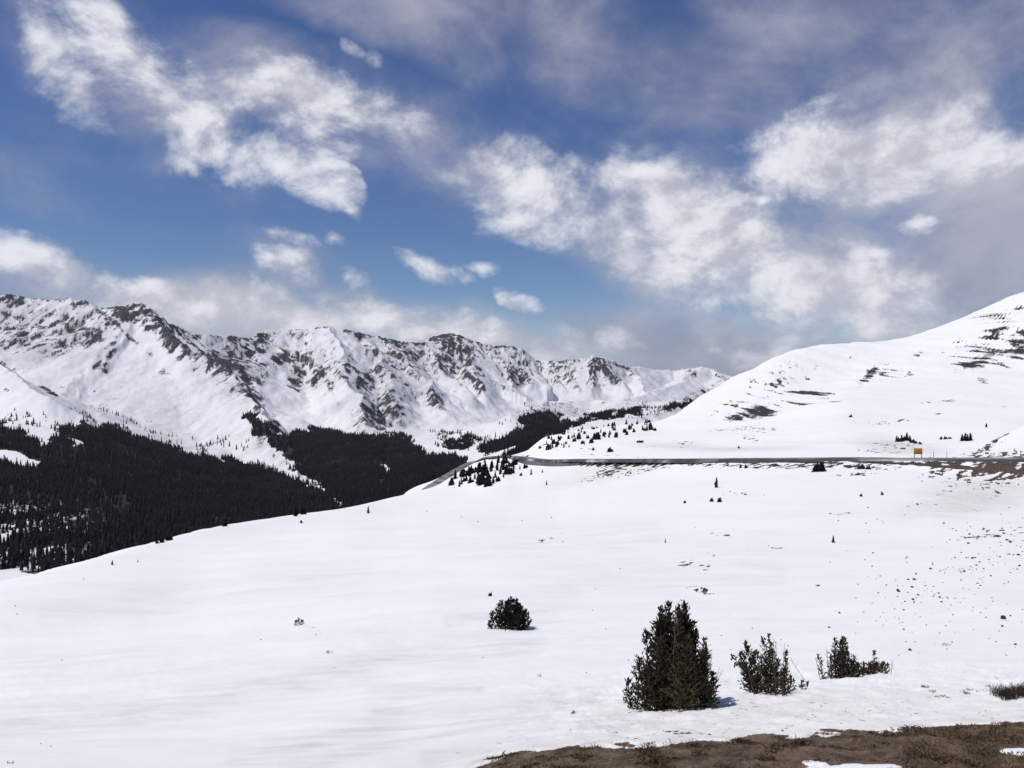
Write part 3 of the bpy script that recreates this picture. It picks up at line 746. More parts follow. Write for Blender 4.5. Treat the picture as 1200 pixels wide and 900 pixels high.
    scree_shade = blobs(px, py, [(40, 385, 90, 60, 8, 0.42), (110, 430, 60, 30, 20, 0.26), (200, 490, 120, 50, 25, 0.26), (100, 460, 90, 24, 10, 0.22), (470, 440, 62, 55, 25, 0.52), (450, 480, 40, 34, 0, 0.58), (530, 420, 40, 36, 20, 0.45),
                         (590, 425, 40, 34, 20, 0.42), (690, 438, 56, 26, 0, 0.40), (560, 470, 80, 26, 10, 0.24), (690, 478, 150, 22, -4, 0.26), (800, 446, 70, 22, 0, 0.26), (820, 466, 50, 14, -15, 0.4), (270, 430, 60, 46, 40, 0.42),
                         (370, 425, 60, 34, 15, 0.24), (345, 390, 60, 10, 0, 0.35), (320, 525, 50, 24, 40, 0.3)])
    scree_shade = scree_shade * np.clip(1.0 + 0.9 * fbm(bestu / 60.0, bestd / 300.0, 4, 221), 0.3, 1.7)  # soft grey patches: scree plus painted-in shade on the mountain faces
    thin = sstep(190, 60, px) * sstep(560, 610, py) * np.clip(0.75 + 0.9 * fbm(X / 40.0, Y / 120.0, 3, 197), 0, 1)
    co = np.stack([X, Y, Z], -1).reshape(-1, 3)
    me = mesh_np('mountain_range', co, grid_faces(*X.shape), mat_range(), True, {'rock': rock, 'scree_shade': scree_shade, 'wood': wood * (1 - 0.5 * thin) * 0.85})
    link('mountain_range', me, kind='structure')
    return X, Y, Z, px, py, wood, thin, pxs, Ys


RX, RY, RZ, RPX, RPY, RWOOD, RTHIN, RCOLS, RROWS = build_range()

# far snow-covered ground under everything, out to the horizon
m_far = plain('far_snow', SNOW, 0.8, 0.03, 0.01)
ang_ = np.linspace(0, 2 * np.pi, 97)[:-1]
rad_ = [1, 3000, 9000, 20000, 45000]
v_ = np.array([(r * math.cos(a), r * math.sin(a), -420 - 0.004 * r) for r in rad_ for a in ang_])
f_ = [(i * 96 + j, i * 96 + (j + 1) % 96, (i + 1) * 96 + (j + 1) % 96, (i + 1) * 96 + j) for i in range(4) for j in range(96)]
link('ground', mesh_np('ground', v_, f_, m_far, True), kind='structure')
# roadside shelf the camera stands on
gx, gy = np.meshgrid(np.linspace(-40, 40, 80), np.linspace(-60, 2.6, 70))
gz = -1.66 + 0.03 * fbm(gx / 2, gy / 2, 4, 7) - 0.10 * sstep(1.6, 2.6, gy)
link('roadside_shelf', mesh_np('roadside_shelf', np.stack([gx, gy, gz], -1).reshape(-1, 3), grid_faces(*gx.shape), plain('shelf_soil', (0.10, 0.07, 0.045), 0.9, 0.5, 3.0), True), kind='structure')


# ------------------------------------------------------------------ road
def build_road():
    m, t, p = material('asphalt')
    g = t.n('ShaderNodeNewGeometry').outputs['Position']
    c = t.mix(t.ramp(t.noise(g, 0.25, 6), 0.35, 0.7), (0.045, 0.045, 0.048), (0.085, 0.082, 0.082))
    c = t.mix(t.math('MULTIPLY', t.attr('dry'), t.ramp(t.noise(g, 0.12, 6), 0.3, 0.65)), c, (0.30, 0.29, 0.285))
    drift = t.math('MULTIPLY', t.ramp(t.noise(g, 0.03, 7, 0.65), 0.48, 0.66), t.attr('upper'))
    c = t.mix(t.math('MULTIPLY', drift, 0.8), c, (0.62, 0.61, 0.60))
    t.put(p.inputs['Base Color'], c)
    p.inputs['Roughness'].default_value = 0.8
    up = [(k, 538.6 if k > 830 else 538.9, COLS[k][8][0] + 2.2) for k in sorted(COLS, reverse=True) if 640 <= k <= 1400]
    ctl = up + [(615, 536, 492), (600, 535, 530), (585, 535, 570), (570, 537, 600), (558, 541, 606), (545, 547.5, 588), (530, 556, 560), (517, 564.5, 535), (506, 572, 512), (497, 579, 490), (486, 588, 468), (470, 600, 440)]
    P = np.array([px2w(*c_) for c_ in ctl])
    s = np.concatenate([[0], np.cumsum(np.linalg.norm(np.diff(P, axis=0), axis=1))])
    q = np.arange(0, s[-1], 4.0)
    C = np.stack([pchip(s, P[:, i], q) for i in range(3)], -1)
    T = np.gradient(C, axis=0)
    T[:, 2] = 0
    T /= np.linalg.norm(T, axis=1)[:, None]
    Nn = np.stack([-T[:, 1], T[:, 0], 0 * T[:, 0]], -1)
    prof = [(-6.2, -0.9), (-5.3, 0.26), (-4.9, 0.40), (-3.0, 0.46), (0, 0.50), (3.0, 0.46), (4.9, 0.40), (5.3, 0.26), (6.2, -0.9)]
    V = np.concatenate([(C + Nn * a + np.array([0, 0, b]))[:, None] for a, b in prof], 1).reshape(-1, 3)
    dry = np.tile([0, 0, 0.1, 0.75, 1, 0.75, 0.1, 0, 0], len(C))
    link('road', mesh_np('road', V, grid_faces(len(C), len(prof)), m, False, {'dry': np.where(np.repeat(C[:, 0] < -8, len(prof)), np.maximum(dry, 0.85 * (np.tile(np.arange(len(prof)) % 8 > 0, len(C)))), dry), 'upper': np.repeat(C[:, 0] > 5, len(prof)) * np.tile([1, 1, 0.5, 0.1, 0.0, 0.1, 0.5, 1, 1], len(C))}), kind='structure')


build_road()


# ------------------------------------------------------------------ far conifers
m_far_tree, t_, p_ = material('far_conifer_needles')
g_ = t_.n('ShaderNodeNewGeometry').outputs['Position']
t_.put(p_.inputs['Base Color'], t_.mix(t_.ramp(t_.math('MULTIPLY_ADD', t_.noise(g_, 0.10, 3), 0.6, t_.math('MULTIPLY', t_.noise(g_, 0.012, 4), 0.6)), 0.35, 0.85), (0.003, 0.0045, 0.005), (0.018, 0.022, 0.020)))
p_.inputs['Roughness'].default_value = 0.9
p_.inputs['Specular IOR Level'].default_value = 0.08


def conifer_template(tiers, sides, seed, width=0.20):
    """unit-height spruce: stacked ragged skirts; returns verts, tris"""
    r = random.Random(seed)
    V, Fc = [], []
    for k in range(tiers):
        z0 = k / tiers * 0.92
        z1 = min(1.0, z0 + 1.75 / tiers)
        rad = width * (1 - z0) ** 0.8 * r.uniform(0.8, 1.15) + 0.012
        base = len(V)
        ox, oy = r.uniform(-0.02, 0.02), r.uniform(-0.02, 0.02)
        V.append((ox, oy, z1))
        for j in range(sides):
            a = 2 * math.pi * (j + r.uniform(-0.25, 0.25)) / sides + k
            q = rad * (1.0 if j % 2 else 0.62) * r.uniform(0.8, 1.2)
            V.append((ox + q * math.cos(a), oy + q * math.sin(a), z0 + r.uniform(-0.02, 0.03)))
        for j in range(sides):
            Fc.append((base, base + 1 + j, base + 1 + (j + 1) % sides))
    return np.array(V), np.array(Fc)


def grow(pts, hs, tmpl, rs):
    """many trees in one vertex array"""
    V, Fc = tmpl
    n = len(pts)
    a = rs.uniform(0, 2 * np.pi, n)
    w = hs * rs.uniform(0.75, 1.35, n)
    c, s = np.cos(a), np.sin(a)
    out = np.empty((n, len(V), 3))
    out[:, :, 0] = pts[:, None, 0] + (V[None, :, 0] * c[:, None] - V[None, :, 1] * s[:, None]) * w[:, None]
    out[:, :, 1] = pts[:, None, 1] + (V[None, :, 0] * s[:, None] + V[None, :, 1] * c[:, None]) * w[:, None]
    out[:, :, 2] = pts[:, None, 2] + V[None, :, 2] * hs[:, None]
    fc = (Fc[None] + (np.arange(n) * len(V))[:, None, None]).reshape(-1, 3)
    return out.reshape(-1, 3), fc


def build_forest():
    rs = np.random.default_rng(3)
    # area of every cell of the range grid
    dX = np.gradient(RX, axis=1)
    dY = np.gradient(RY, axis=0)
    area = np.abs(dX * dY)
    dens = RWOOD * (1 - 0.42 * RTHIN) / 28.0
    clump = np.clip(0.85 + 1.2 * fbm(RX / 70, RY / 70, 3, 201), 0.25, 1.0)
    dens = dens * clump
    sp = np.zeros_like(RX)
    for poly in SPARSE:
        sp = np.maximum(sp, in_poly(RPX, RPY, poly))
    dens = np.maximum(dens, sp * (RY < 3000) * np.clip(fbm(RX / 60, RY / 60, 3, 211) - 0.12, 0, 1) / 90.0)
    dens *= (RPX > -70) & (RPX < 860)
    lam = area * dens
    cnt = rs.poisson(lam)
    ii, jj = np.nonzero(cnt)
    rep = cnt[ii, jj]
    ii, jj = np.repeat(ii, rep), np.repeat(jj, rep)
    pts = np.stack([RX[ii, jj], RY[ii, jj], RZ[ii, jj] - 0.6], -1)
    pts[:, 0] += rs.uniform(-0.5, 0.5, len(pts)) * dX[ii, jj]
    edge = np.clip(pts[:, 2] + 260, 0, 200) / 200
    hs = (6.5 + 11.5 * rs.beta(1.6, 2.0, len(pts))) * (1.1 - 0.25 * edge)
    return pts, hs


FP, FH = build_forest()
print('forest trees', len(FP))


def split_forest(n_single):
    s = FH / FP[:, 1]
    py = 450 - F * FP[:, 2] / FP[:, 1]
    px = 600 + F * FP[:, 0] / FP[:, 1]
    # in frame and not hidden behind the near slope's crest
    crest = np.array([NPY[:, int(np.argmin(np.abs(NPX - x)))].min() for x in np.arange(-100, 900, 4)])
    vis = (px > 0) & (px < 860) & (py - 900 * s * 0.6 < np.interp(px, np.arange(-100, 900, 4), crest))
    order = np.argsort(-(s * vis))
    return order[:n_single], order[n_single:]


single, mass = split_forest(110)
tm = [conifer_template(4, 6, k, 0.17) for k in range(4)]
VV, FF, base_ = [], [], 0
rs_ = np.random.default_rng(17)
for k in range(4):
    sel = mass[k::4]
    v, f = grow(FP[sel], FH[sel], tm[k], rs_)
    VV.append(v)
    FF.append(f + base_)
    base_ += len(v)
fo = link('spruce_forest', mesh_np('spruce_forest', np.concatenate(VV), np.concatenate(FF), m_far_tree), kind='stuff',
          label='dark spruce forest covering the valley side below the snowy peaks', category='forest')

spruce_meshes = []
for k in range(5):
    v, f = conifer_template(9, 10, 40 + k, 0.20)
    spruce_meshes.append(mesh_np('spruce_tree', v, f, m_far_tree))
stub_meshes = []
for k in range(4):           # squat wind-clipped trees: a few leaders in one clump
    VV, FF, b0 = [], [], 0
    r = random.Random(90 + k)
    for q in range(5):
        v, f = conifer_template(6, 8, 60 + k * 9 + q, 0.34)
        hh = r.uniform(0.55, 1.0) if q else 1.0
        v = v * [0.8, 0.8, hh] + [r.uniform(-0.28, 0.28), r.uniform(-0.2, 0.2), -0.04]
        VV.append(v)
        FF.append(f + b0)
        b0 += len(v)
    stub_meshes.append(mesh_np('stunted_spruce', np.concatenate(VV), np.concatenate(FF), m_far_tree))


def spruce(p, h, wide=1.0, label=None, group=None, squat=False, name=None, cat='tree'):
    me = random.choice(stub_meshes if squat else spruce_meshes)
    o = link(name or ('stunted_spruce' if squat else 'spruce_tree'), me, loc=p, label=label, category=cat, group=group)
    o.scale = (h * wide, h * wide, h)
    o.rotation_euler = (0, 0, random.uniform(0, 6.28))
    return o


for i in single:
    spruce(FP[i], FH[i], random.uniform(0.8, 1.1), 'tall dark spruce at the near lower edge of the valley forest', 'spruces at the near edge of the valley forest')


# knoll left of the road bend, and scattered trees on the pass
KNOLL = [(530, 569, 7), (534, 562, 8), (541, 568, 6), (546, 558, 9), (550, 559, 8), (555, 555, 7), (563, 554, 9), (568, 553, 11), (570, 558, 10), (576, 553, 9), (577, 549, 7), (584, 543, 7), (583, 552, 9), (592, 543, 7), (588, 548, 6),
         (598, 547, 6), (604, 545, 5), (596, 556, 7), (600, 555, 6), (560, 566, 8), (566, 568, 9), (571, 570, 10), (575, 570, 8), (578, 568, 7), (584, 566, 5), (592, 538, 5), (598, 538, 5), (617, 549, 4), (623, 553, 3), (622, 557, 3), (611, 558, 3),
         (636, 555, 3), (640, 569, 4), (557, 562, 6), (552, 566, 6), (545, 565, 5), (538, 571, 6), (587, 556, 7), (580, 560, 6), (573, 562, 7), (593, 551, 6), (602, 550, 5), (609, 551, 4), (606, 541, 4), (565, 560, 7), (560, 556, 8), (590, 560, 4)]
for (x, y, h) in KNOLL:
    p = on_slope(x, y, 150)
    spruce(p, 1.45 * h * p.y / F, random.uniform(1.1, 1.5), 'small dark spruce scattered on the snow beside the bend of the road', 'spruces beside the bend of the road', squat=random.random() < 0.35)
rk = random.Random(4)
UP = [(632, 521), (650, 507), (700, 497), (758, 491), (772, 500), (720, 514), (660, 527), (632, 530)]
n_up = 0
while n_up < 84:
    x, y = rk.uniform(630, 775), rk.uniform(490, 530)
    if not in_poly(np.array([x]), np.array([y]), UP)[0] or rk.random() < (x - 640) / 260:
        continue
    n_up += 1
    p = on_slope(x, y, 400)
    spruce(p, rk.uniform(2.5, 6.5) * p.y / F, rk.uniform(1.1, 1.7), 'small spruce dotted over the snowy mound above the road', 'spruces on the snowy mound above the road', squat=rk.random() < 0.5)
for (x, y, h) in [(715, 530, 7), (696, 528, 4), (748, 519, 4), (752, 519, 4), (757, 505, 5), (763, 504, 5), (768, 505, 4), (700, 515, 10), (866, 526, 3), (997, 490, 4)]:
    p = on_slope(x, y, 300)
    spruce(p, h * p.y / F, 1.5, 'lone small spruce on the open snow just above the road', 'lone spruces on the open snow above the road', squat=True)
for (x, y, h) in [(488, 576, 7), (494, 567, 6), (499, 565, 7), (503, 563, 6), (508, 560, 7), (484, 578, 6), (491, 570, 5)]:
    i = int(np.argmin(np.abs(NPX - x)))
    p = Vector(px2w(x, y + 1, 600))
    spruce(p, h * p.y / F * 1.3, 1.1, 'small spruce on the downhill edge of the descending road', 'spruces on the downhill edge of the road')
GROUPS = [
    ([(1051, 518, 6), (1054, 518, 5), (1057, 517, 6), (1060, 517, 5), (1063, 517, 8), (1066, 518, 6), (1069, 519, 4), (1073, 520, 3), (1078, 521, 3)], 'small dark spruce in the row behind the orange sign', 'row of spruces behind the orange sign'),
    ([(1128, 517, 7), (1131, 517, 8), (1134, 517, 7), (1137, 517, 8)], 'dark spruce in the tight clump right of the orange sign', 'clump of spruces right of the orange sign'),
    ([(1104, 515, 3), (1109, 515, 3), (1113, 515, 2.5)], 'tiny spruce between the two dark clumps behind the sign', 'tiny spruces between the clumps'),
    ([(1007, 550, 4), (1010, 550, 5), (1017, 550, 4)], 'tiny spruce in front of the road left of the orange sign', 'tiny spruces in front of the road'),
    ([(834, 588, 4), (843, 589, 5), (803, 590, 3), (868, 549, 4), (874, 549, 4), (1009, 583, 3)], 'tiny dark bush on the snow below the road', 'tiny bushes on the snow below the road'),
    ([(184, 637, 4), (190, 636, 5), (196, 634, 5), (200, 633, 4)], 'small dark bush in the short row on the left crest of the snow slope', 'row of bushes on the left crest'),
]
for lst, lab, grp in GROUPS:
    for (x, y, h) in lst:
        p = on_slope(x, y)
        spruce(p, 1.25 * h * p.y / F, 1.7 if 'sign' in lab else 1.25, lab, grp, squat=(h < 5.5))
for (x, y, h, w, lab) in [
    (960, 553, 13, 1.7, 'broad black-green spruce clump standing just below the road'),
    (840, 572, 13, 0.8, 'narrow dark spruce on the snow a little below the road'),
    (976, 636, 9, 0.8, 'lone small spruce in the middle of the right-hand snow slope'),
    (1034, 581, 5, 1.0, 'tiny pointed spruce below the orange sign on the bright slope'),
    (1157, 501, 5, 1.0, 'tiny spruce alone on the upper snow field far to the right'),
    (574, 699, 6, 1.0, 'small dark bush just above the dense bush clump in the centre'),
    (432, 602, 9, 0.8, 'small dark spruce just inside the crest above the valley forest'),
    (346, 605, 13, 0.9, 'taller of the two dark spruces standing on the crest at the left'),
    (356, 603, 11, 1.0, 'shorter of the two dark spruces standing on the crest at the left'),
    (264, 617, 10, 1.2, 'dark spruce peeking over the crest of the snow slope'),
    (132, 663, 6, 0.9, 'small bush leaning on the snow near the left crest'),
    (162, 660, 4, 0.7, 'thin tiny bush on the snow near the left crest'),
    (780, 636, 5, 0.7, 'thin tiny sapling alone on the smooth snow above the big bush'),
    (353, 613, 4, 1.6, 'flat dark bush half buried in snow below the crest'),
]:
    p = on_slope(x, y)
    p.z -= 0.02 * p.y / 100
    spruce(p, h * p.y / F, w * (1.5 if w < 1 else 1.0), lab, None, squat=w >= 1.0, cat='tree')


# ------------------------------------------------------------------ shrubs near the camera: stems, twigs and needle sprays
def mat_needles():
    m, t, p = material('needle_sprays')
    a = t.attr('tint')
    c = t.mix(t.ramp(a, 0.0, 0.55), (0.022, 0.025, 0.015), (0.080, 0.064, 0.038))
    c = t.mix(t.ramp(a, 0.55, 1.0), c, (0.125, 0.085, 0.052))
    t.put(p.inputs['Base Color'], c)
    p.inputs['Roughness'].default_value = 0.75
    p.inputs['Specular IOR Level'].default_value = 0.15
    return m


M_NEEDLE = mat_needles()
M_BARK = plain('bark', (0.075, 0.055, 0.042), 0.9, 0.4, 30)
M_DEAD = plain('dead_wood', (0.15, 0.115, 0.09), 0.9, 0.3, 30)
M_ROCK = plain('dark_rock', (0.032, 0.031, 0.031), 0.9, 0.5, 5)


def tubes(paths, sides=5):
    """paths: list of (points, r0, r1) -> verts, quads"""
    V, Q = [], []
    for pts, r0, r1 in paths:
        pts = [Vector(p) for p in pts]
        b = len(V)
        n = len(pts)
        for i, p in enumerate(pts):
            d = (pts[min(i + 1, n - 1)] - pts[max(i - 1, 0)]).normalized()
            u = d.orthogonal().normalized()
            v = d.cross(u)
            r = r0 + (r1 - r0) * i / (n - 1)
            for k in range(sides):
                a = 2 * math.pi * k / sides
                V.append(p + u * (math.cos(a) * r) + v * (math.sin(a) * r))
        for i in range(n - 1):
            for k in range(sides):
                Q.append((b + i * sides + k, b + i * sides + (k + 1) % sides, b + (i + 1) * sides + (k + 1) % sides, b + (i + 1) * sides + k))
    return np.array([tuple(v) for v in V]), np.array(Q)


class Sprays:
    def __init__(self):
        self.V, self.F, self.T = [], [], []

    def add(self, p, d, L, w, tint, r):
        d = Vector(d).normalized()
        up = Vector((r.gauss(0, 1), r.gauss(0, 1), r.gauss(0, 1)))
        u = d.cross(up)
        u = u.normalized() if u.length > 1e-3 else d.orthogonal().normalized()
        v = d.cross(u)
        for q in (u, v):
            b = len(self.V)
            self.V += [p - q * (w * 0.25), p + q * (w * 0.25), p + d * (L * 0.45) + q * (w * 0.55), p + d * L, p + d * L, p + d * (L * 0.45) - q * (w * 0.55)]
            self.V[b + 3] = p + d * L + q * (w * 0.16)
            self.V[b + 4] = p + d * L - q * (w * 0.16)
            self.F += [(b, b + 1, b + 2, b + 5), (b + 5, b + 2, b + 3, b + 4)]
            self.T += [tint] * 6


def shrub(name, label, px, py, stems, seed, spray=0.052, step=0.034, dead=(), category='shrub', twigs=(), group=None, tint0=0.0, depth=0.30, gaps=0.10, fat=1.0, taper=0.62):
    """stems: (dx, h, radius, lean, dy, tint) in photo px at the shrub's distance"""
    r = random.Random(seed)
    p0 = on_slope(px, py)
    k = p0.y / F
    root = bpy.data.objects.new(name, None)
    COL.objects.link(root)
    root.location = p0
    root['label'] = label
    root['category'] = category
    if group:
        root['group'] = group
    S = Sprays()
    for (dx, h, rad, lean, dy, tint) in stems:
        H, Rr = h * k, rad * k
        bx, by = dx * k, dy + r.uniform(-depth, depth)
        gz = on_slope_z(p0, bx, by)
        n = max(4, int(H / 0.10))
        pts = []
        for i in range(n + 1):
            f = i / n
            pts.append(Vector((bx + lean * k * f * f + r.uniform(-0.012, 0.012) * f, by + r.uniform(-0.015, 0.015), gz - 0.05 + (H + 0.05) * f)))
        v, q = tubes([(pts, max(0.006, 0.017 * H ** 0.5), 0.003)])
        link('stem', mesh_np('stem', v, q, M_BARK, True), root)
        z = 0.02 + r.uniform(0, 0.05)
        while z < H:
            f = z / H
            fi = f * n
            i0 = min(int(fi), n - 1)
            c = pts[i0].lerp(pts[i0 + 1], fi - i0)
            reach = Rr * (min(1.0, 0.62 + 1.8 * f) * (1 - f) ** taper + 0.10)
            for b in range(r.choice((3, 4, 5))):
                if r.random() < gaps:
                    continue
                a = r.uniform(0, 2 * math.pi)
                L = reach * r.uniform(0.55, 1.15)
                rise = r.uniform(0.15, 0.75) + 0.7 * f
                d = Vector((math.cos(a), math.sin(a), rise)).normalized()
                bt = tint * 1.15 + 0.06 + tint0 + r.uniform(-0.12, 0.20) + (0.25 if r.random() < 0.10 else 0)
                m = max(1, int(L / step))
                for j in range(m + 1):
                    ff = (j + r.uniform(0, 0.9)) / (m + 1)
                    if ff < 0.25 and L > 0.2 and r.random() < 0.6:
                        continue
                    q = c + d * (L * ff) + Vector((0, 0, 0.10 * L * ff * ff))
                    sd = d + Vector((r.gauss(0, 0.55), r.gauss(0, 0.55), r.gauss(0.25, 0.45)))
                    S.add(q, sd, spray * r.uniform(0.7, 1.35), spray * fat * r.uniform(0.24, 0.40), min(1, max(0, bt + r.uniform(-0.1, 0.12))), r)
            z += r.uniform(0.035, 0.06) * max(1.0, spray / 0.065)
        for j in range(5):   # leader
            S.add(pts[-1] - Vector((0, 0, 0.02 * j)), (r.gauss(0, 0.35), r.gauss(0, 0.35), 1), spray * 1.2, spray * 0.4, tint + tint0, r)
    if S.V:
        V = np.array([tuple(v) for v in S.V])
        link('crown', mesh_np('crown', V, np.array(S.F), M_NEEDLE, False, {'tint': np.array(S.T)}), root)
    for (dx, h, lean, dy) in dead:
        bx = dx * k
        gz = on_slope_z(p0, bx, dy)
        H = h * k
        pts = [Vector((bx + lean * k * f + r.uniform(-0.01, 0.01), dy, gz - 0.05 + (H + 0.05) * f)) for f in (0, 0.25, 0.5, 0.75, 1)]
        paths = [(pts, 0.008, 0.003)]
        for i in range(int(H / 0.12)):
            f = r.uniform(0.3, 0.98)
            c = pts[0].lerp(pts[-1], f)
            a = r.uniform(0, 6.28)
            paths.append(([c, c + Vector((math.cos(a), math.sin(a), r.uniform(0.4, 1.6))).normalized() * r.uniform(0.05, 0.16)], 0.004, 0.002))
        v, q = tubes(paths, 4)
        link('bare_stem', mesh_np('bare_stem', v, q, M_DEAD, True), root)
    return root


def on_slope_z(p0, dx, dy):
    """height of the near land at p0 + (dx, dy), relative to p0"""
    x, y = p0.x + dx, p0.y + dy
    j = int(np.argmin(np.abs(NPX - (600 + F * x / y))))
    return float(np.interp(y, NY[:260, j], NZ[:260, j])) - p0.z


# big wind-stunted spruce
shrub('krummholz_spruce', 'largest shrubby spruce, olive-brown and dense with a double top, before the bare soil', 787, 827, [
    (13, 123, 20, 2, 0.15, 0.2), (-1, 120, 16, 1, 0.2, 0.15), (6, 112, 26, 2, 0.0, 0.25), (-8, 106, 26, 2, 0.1, 0.10), (-19, 101, 24, 2, 0.1, 0.12), (12, 104, 26, 3, -0.1, 0.30), (-27, 86, 22, -1, 0, 0.05), (-4, 96, 28, 4, -0.2, 0.30),
    (20, 102, 19, 0, 0.1, 0.22), (30, 88, 13, 1, 0, 0.25), (36, 80, 10, 0, 0.1, 0.22), (38, 62, 11, 0, 0, 0.22), (-42, 57, 15, 2, -0.05, 0.02), (-50, 34, 12, -3, 0, 0.02), (10, 78, 28, 0, -0.35, 0.42), (-12, 64, 28, 0, -0.35, 0.32), (-30, 52, 22, -2, -0.3, 0.20),
    (28, 60, 20, 0, -0.3, 0.38), (0, 50, 28, 0, -0.45, 0.50), (22, 42, 22, 0, -0.45, 0.50), (-22, 38, 26, 0, -0.45, 0.42), (42, 38, 12, 2, 0, 0.25), (-36, 26, 18, -2, -0.35, 0.4), (4, 24, 30, 0, -0.55, 0.55), (34, 24, 18, 0, -0.4, 0.45), (-14, 16, 28, 0, -0.6, 0.55), (18, 110, 14, -2, 0.0, 0.2), (-10, 98, 26, 0, 0.2, 0.1), (22, 92, 20, 0, 0.2, 0.2), (4, 90, 28, 0, 0.1, 0.2), (-8, 115, 15, 0, 0.05, 0.12), (4, 117, 14, 0, -0.05, 0.2), (17, 117, 12, 0, 0.05, 0.22), (-14, 109, 15, -1, -0.05, 0.1), (25, 100, 13, 1, 0.1, 0.2), (34, 70, 14, 1, -0.15, 0.3), (-16, 78, 24, 0, -0.3, 0.25)],
    1, dead=((42, 76, 1, 0.1), (45, 62, 3, 0.05), (40, 70, -1, -0.1), (-5, 118, 2, -0.5)), spray=0.058, step=0.032, gaps=0.14, fat=1.05, tint0=-0.03, taper=0.48)
shrub('krummholz_spruce', 'middle shrubby spruce with several thin open tops, right of the largest one', 901, 811, [
    (-12, 44, 16, -26, 0.1, 0.12), (-14, 34, 16, -28, -0.1, 0.15), (-8, 54, 16, -18, 0.05, 0.12), (-12, 61, 15, -8, 0.1, 0.12), (-2, 63, 15, -6, 0.15, 0.10), (6, 66, 9, -2, 0, 0.12), (16, 48, 8, 2, 0, 0.18), (-16, 46, 18, -14, 0, 0.10), (-6, 44, 22, -8, -0.15, 0.25), (-14, 34, 18, -18, 0, 0.12), (2, 50, 15, -4, -0.1, 0.25), (8, 38, 14, 0, -0.2, 0.35),
    (14, 28, 13, 2, -0.2, 0.42), (-4, 26, 18, -4, -0.3, 0.42), (4, 20, 18, 0, -0.35, 0.5), (22, 18, 9, 2, -0.1, 0.4)],
    2, dead=((10, 60, 1, 0.1), (20, 52, 1, 0.05), (16, 58, 1, -0.05), (-20, 40, -10, -0.2), (2, 62, -2, -0.3)), depth=0.22, gaps=0.12, fat=1.15, tint0=-0.02)
shrub('krummholz_spruce', 'right-hand shrubby spruce, one upright tuft with a low brown mat trailing to its right', 985, 795, [
    (0, 47, 10, 1, 0, 0.10), (-5, 44, 10, -1, 0.1, 0.05), (6, 45, 9, 1, 0.05, 0.12), (2, 36, 12, 0, -0.15, 0.2), (-7, 28, 10, -2, -0.1, 0.35), (9, 26, 10, 1, -0.1, 0.25), (-13, 24, 6, -2, 0, 0.5),
    (12, 15, 10, 1, 0.1, 0.3), (19, 15, 10, 1, -0.1, 0.4), (25, 15, 10, 1, 0.1, 0.4), (31, 14, 10, 1, -0.1, 0.45), (37, 13, 9, 1, 0.1, 0.5), (43, 12, 9, 1, -0.1, 0.5), (50, 11, 8, 1, 0, 0.5), (-3, 40, 12, 1, -0.05, 0.1), (4, 42, 11, 0, 0.1, 0.15), (16, 17, 9, 0, 0, 0.2), (22, 16, 9, 1, 0, 0.25), (28, 15, 9, 1, 0, 0.3), (34, 14, 9, 1, 0, 0.4), (36, 27, 5, 1, 0, 0.25), (40, 14, 9, 1, 0, 0.45), (46, 13, 8, 1, 0, 0.5), (52, 14, 7, 1, 0, 0.55), (57, 12, 6, 2, 0, 0.6), (10, 14, 12, 0, -0.25, 0.4), (25, 9, 12, 0, -0.2, 0.5)],
    3, dead=((-14, 32, -2, 0), (-10, 34, -6, 0.05), (40, 20, 3, -0.1), (58, 16, 4, 0), (50, 17, -2, 0.1)), depth=0.18, gaps=0.10, fat=1.2, tint0=-0.02)
shrub('spruce_sapling', 'thin leaning sapling at the left end of the right-hand shrub', 963, 797, [(0, 27, 6, -5, 0, 0.12)], 4, dead=((-1, 24, -6, 0.05),), depth=0.05, category='sapling')
shrub('spruce_sapling', 'tiny tuft of needles on the snow right of the middle shrub', 941, 808, [(0, 9, 7, 0, 0, 0.15), (3, 7, 6, 2, 0, 0.2)], 5, depth=0.05, category='sapling')
shrub('spruce_sapling', 'long slanting bare twig with a small tuft at its tip, right of the middle shrub', 944, 797, [], 6, dead=((0, 26, -18, 0),), category='sapling')
shrub('dead_twig', 'pale branching dead twig on the snow at the right of the largest shrub', 838, 801, [], 7, dead=((0, 18, 5, 0), (0.5, 14, 9, 0.02), (-0.5, 12, 2, 0)), category='twig')
shrub('krummholz_spruce', 'dense nearly black bush clump alone in the middle of the snow slope', 599, 736, [
    (-6, 28, 11, 0, 0.2, -0.1), (4, 31, 12, 0, 0.25, -0.1), (10, 28, 11, 0, -0.1, -0.1), (-2, 30, 12, 0, -0.1, -0.1), (14, 18, 11, 0, -0.1, -0.1), (3, 14, 16, 0, -0.5, -0.05), (-14, 27, 8, 0, 0.2, -0.1), (-19, 19, 8, -2, 0, -0.1), (-11, 30, 8, 0, 0, -0.1), (0, 34, 11, 0, 0, -0.1), (6, 33, 9, 1, 0.1, -0.1), (12, 26, 9, 1, 0, -0.1), (16, 22, 8, 1, 0.1, -0.1), (20, 16, 6, 1, 0, -0.1), (2, 26, 13, 0, -0.3, -0.05), (-4, 24, 13, 0, -0.2, -0.05), (8, 18, 14, 0, -0.4, 0), (-10, 15, 10, 0, -0.2, 0), (-22, 8, 6, -2, 0, 0)],
    8, spray=0.12, step=0.055, depth=0.35)
shrub('krummholz_spruce', 'low round dark bush alone on the snow in the left half', 350, 733, [(-3, 5, 4, 0, 0, -0.1), (1, 7, 4, 0, 0, -0.1), (4, 5, 4, 0, 0, -0.1)], 9, spray=0.10, step=0.08, depth=0.1)


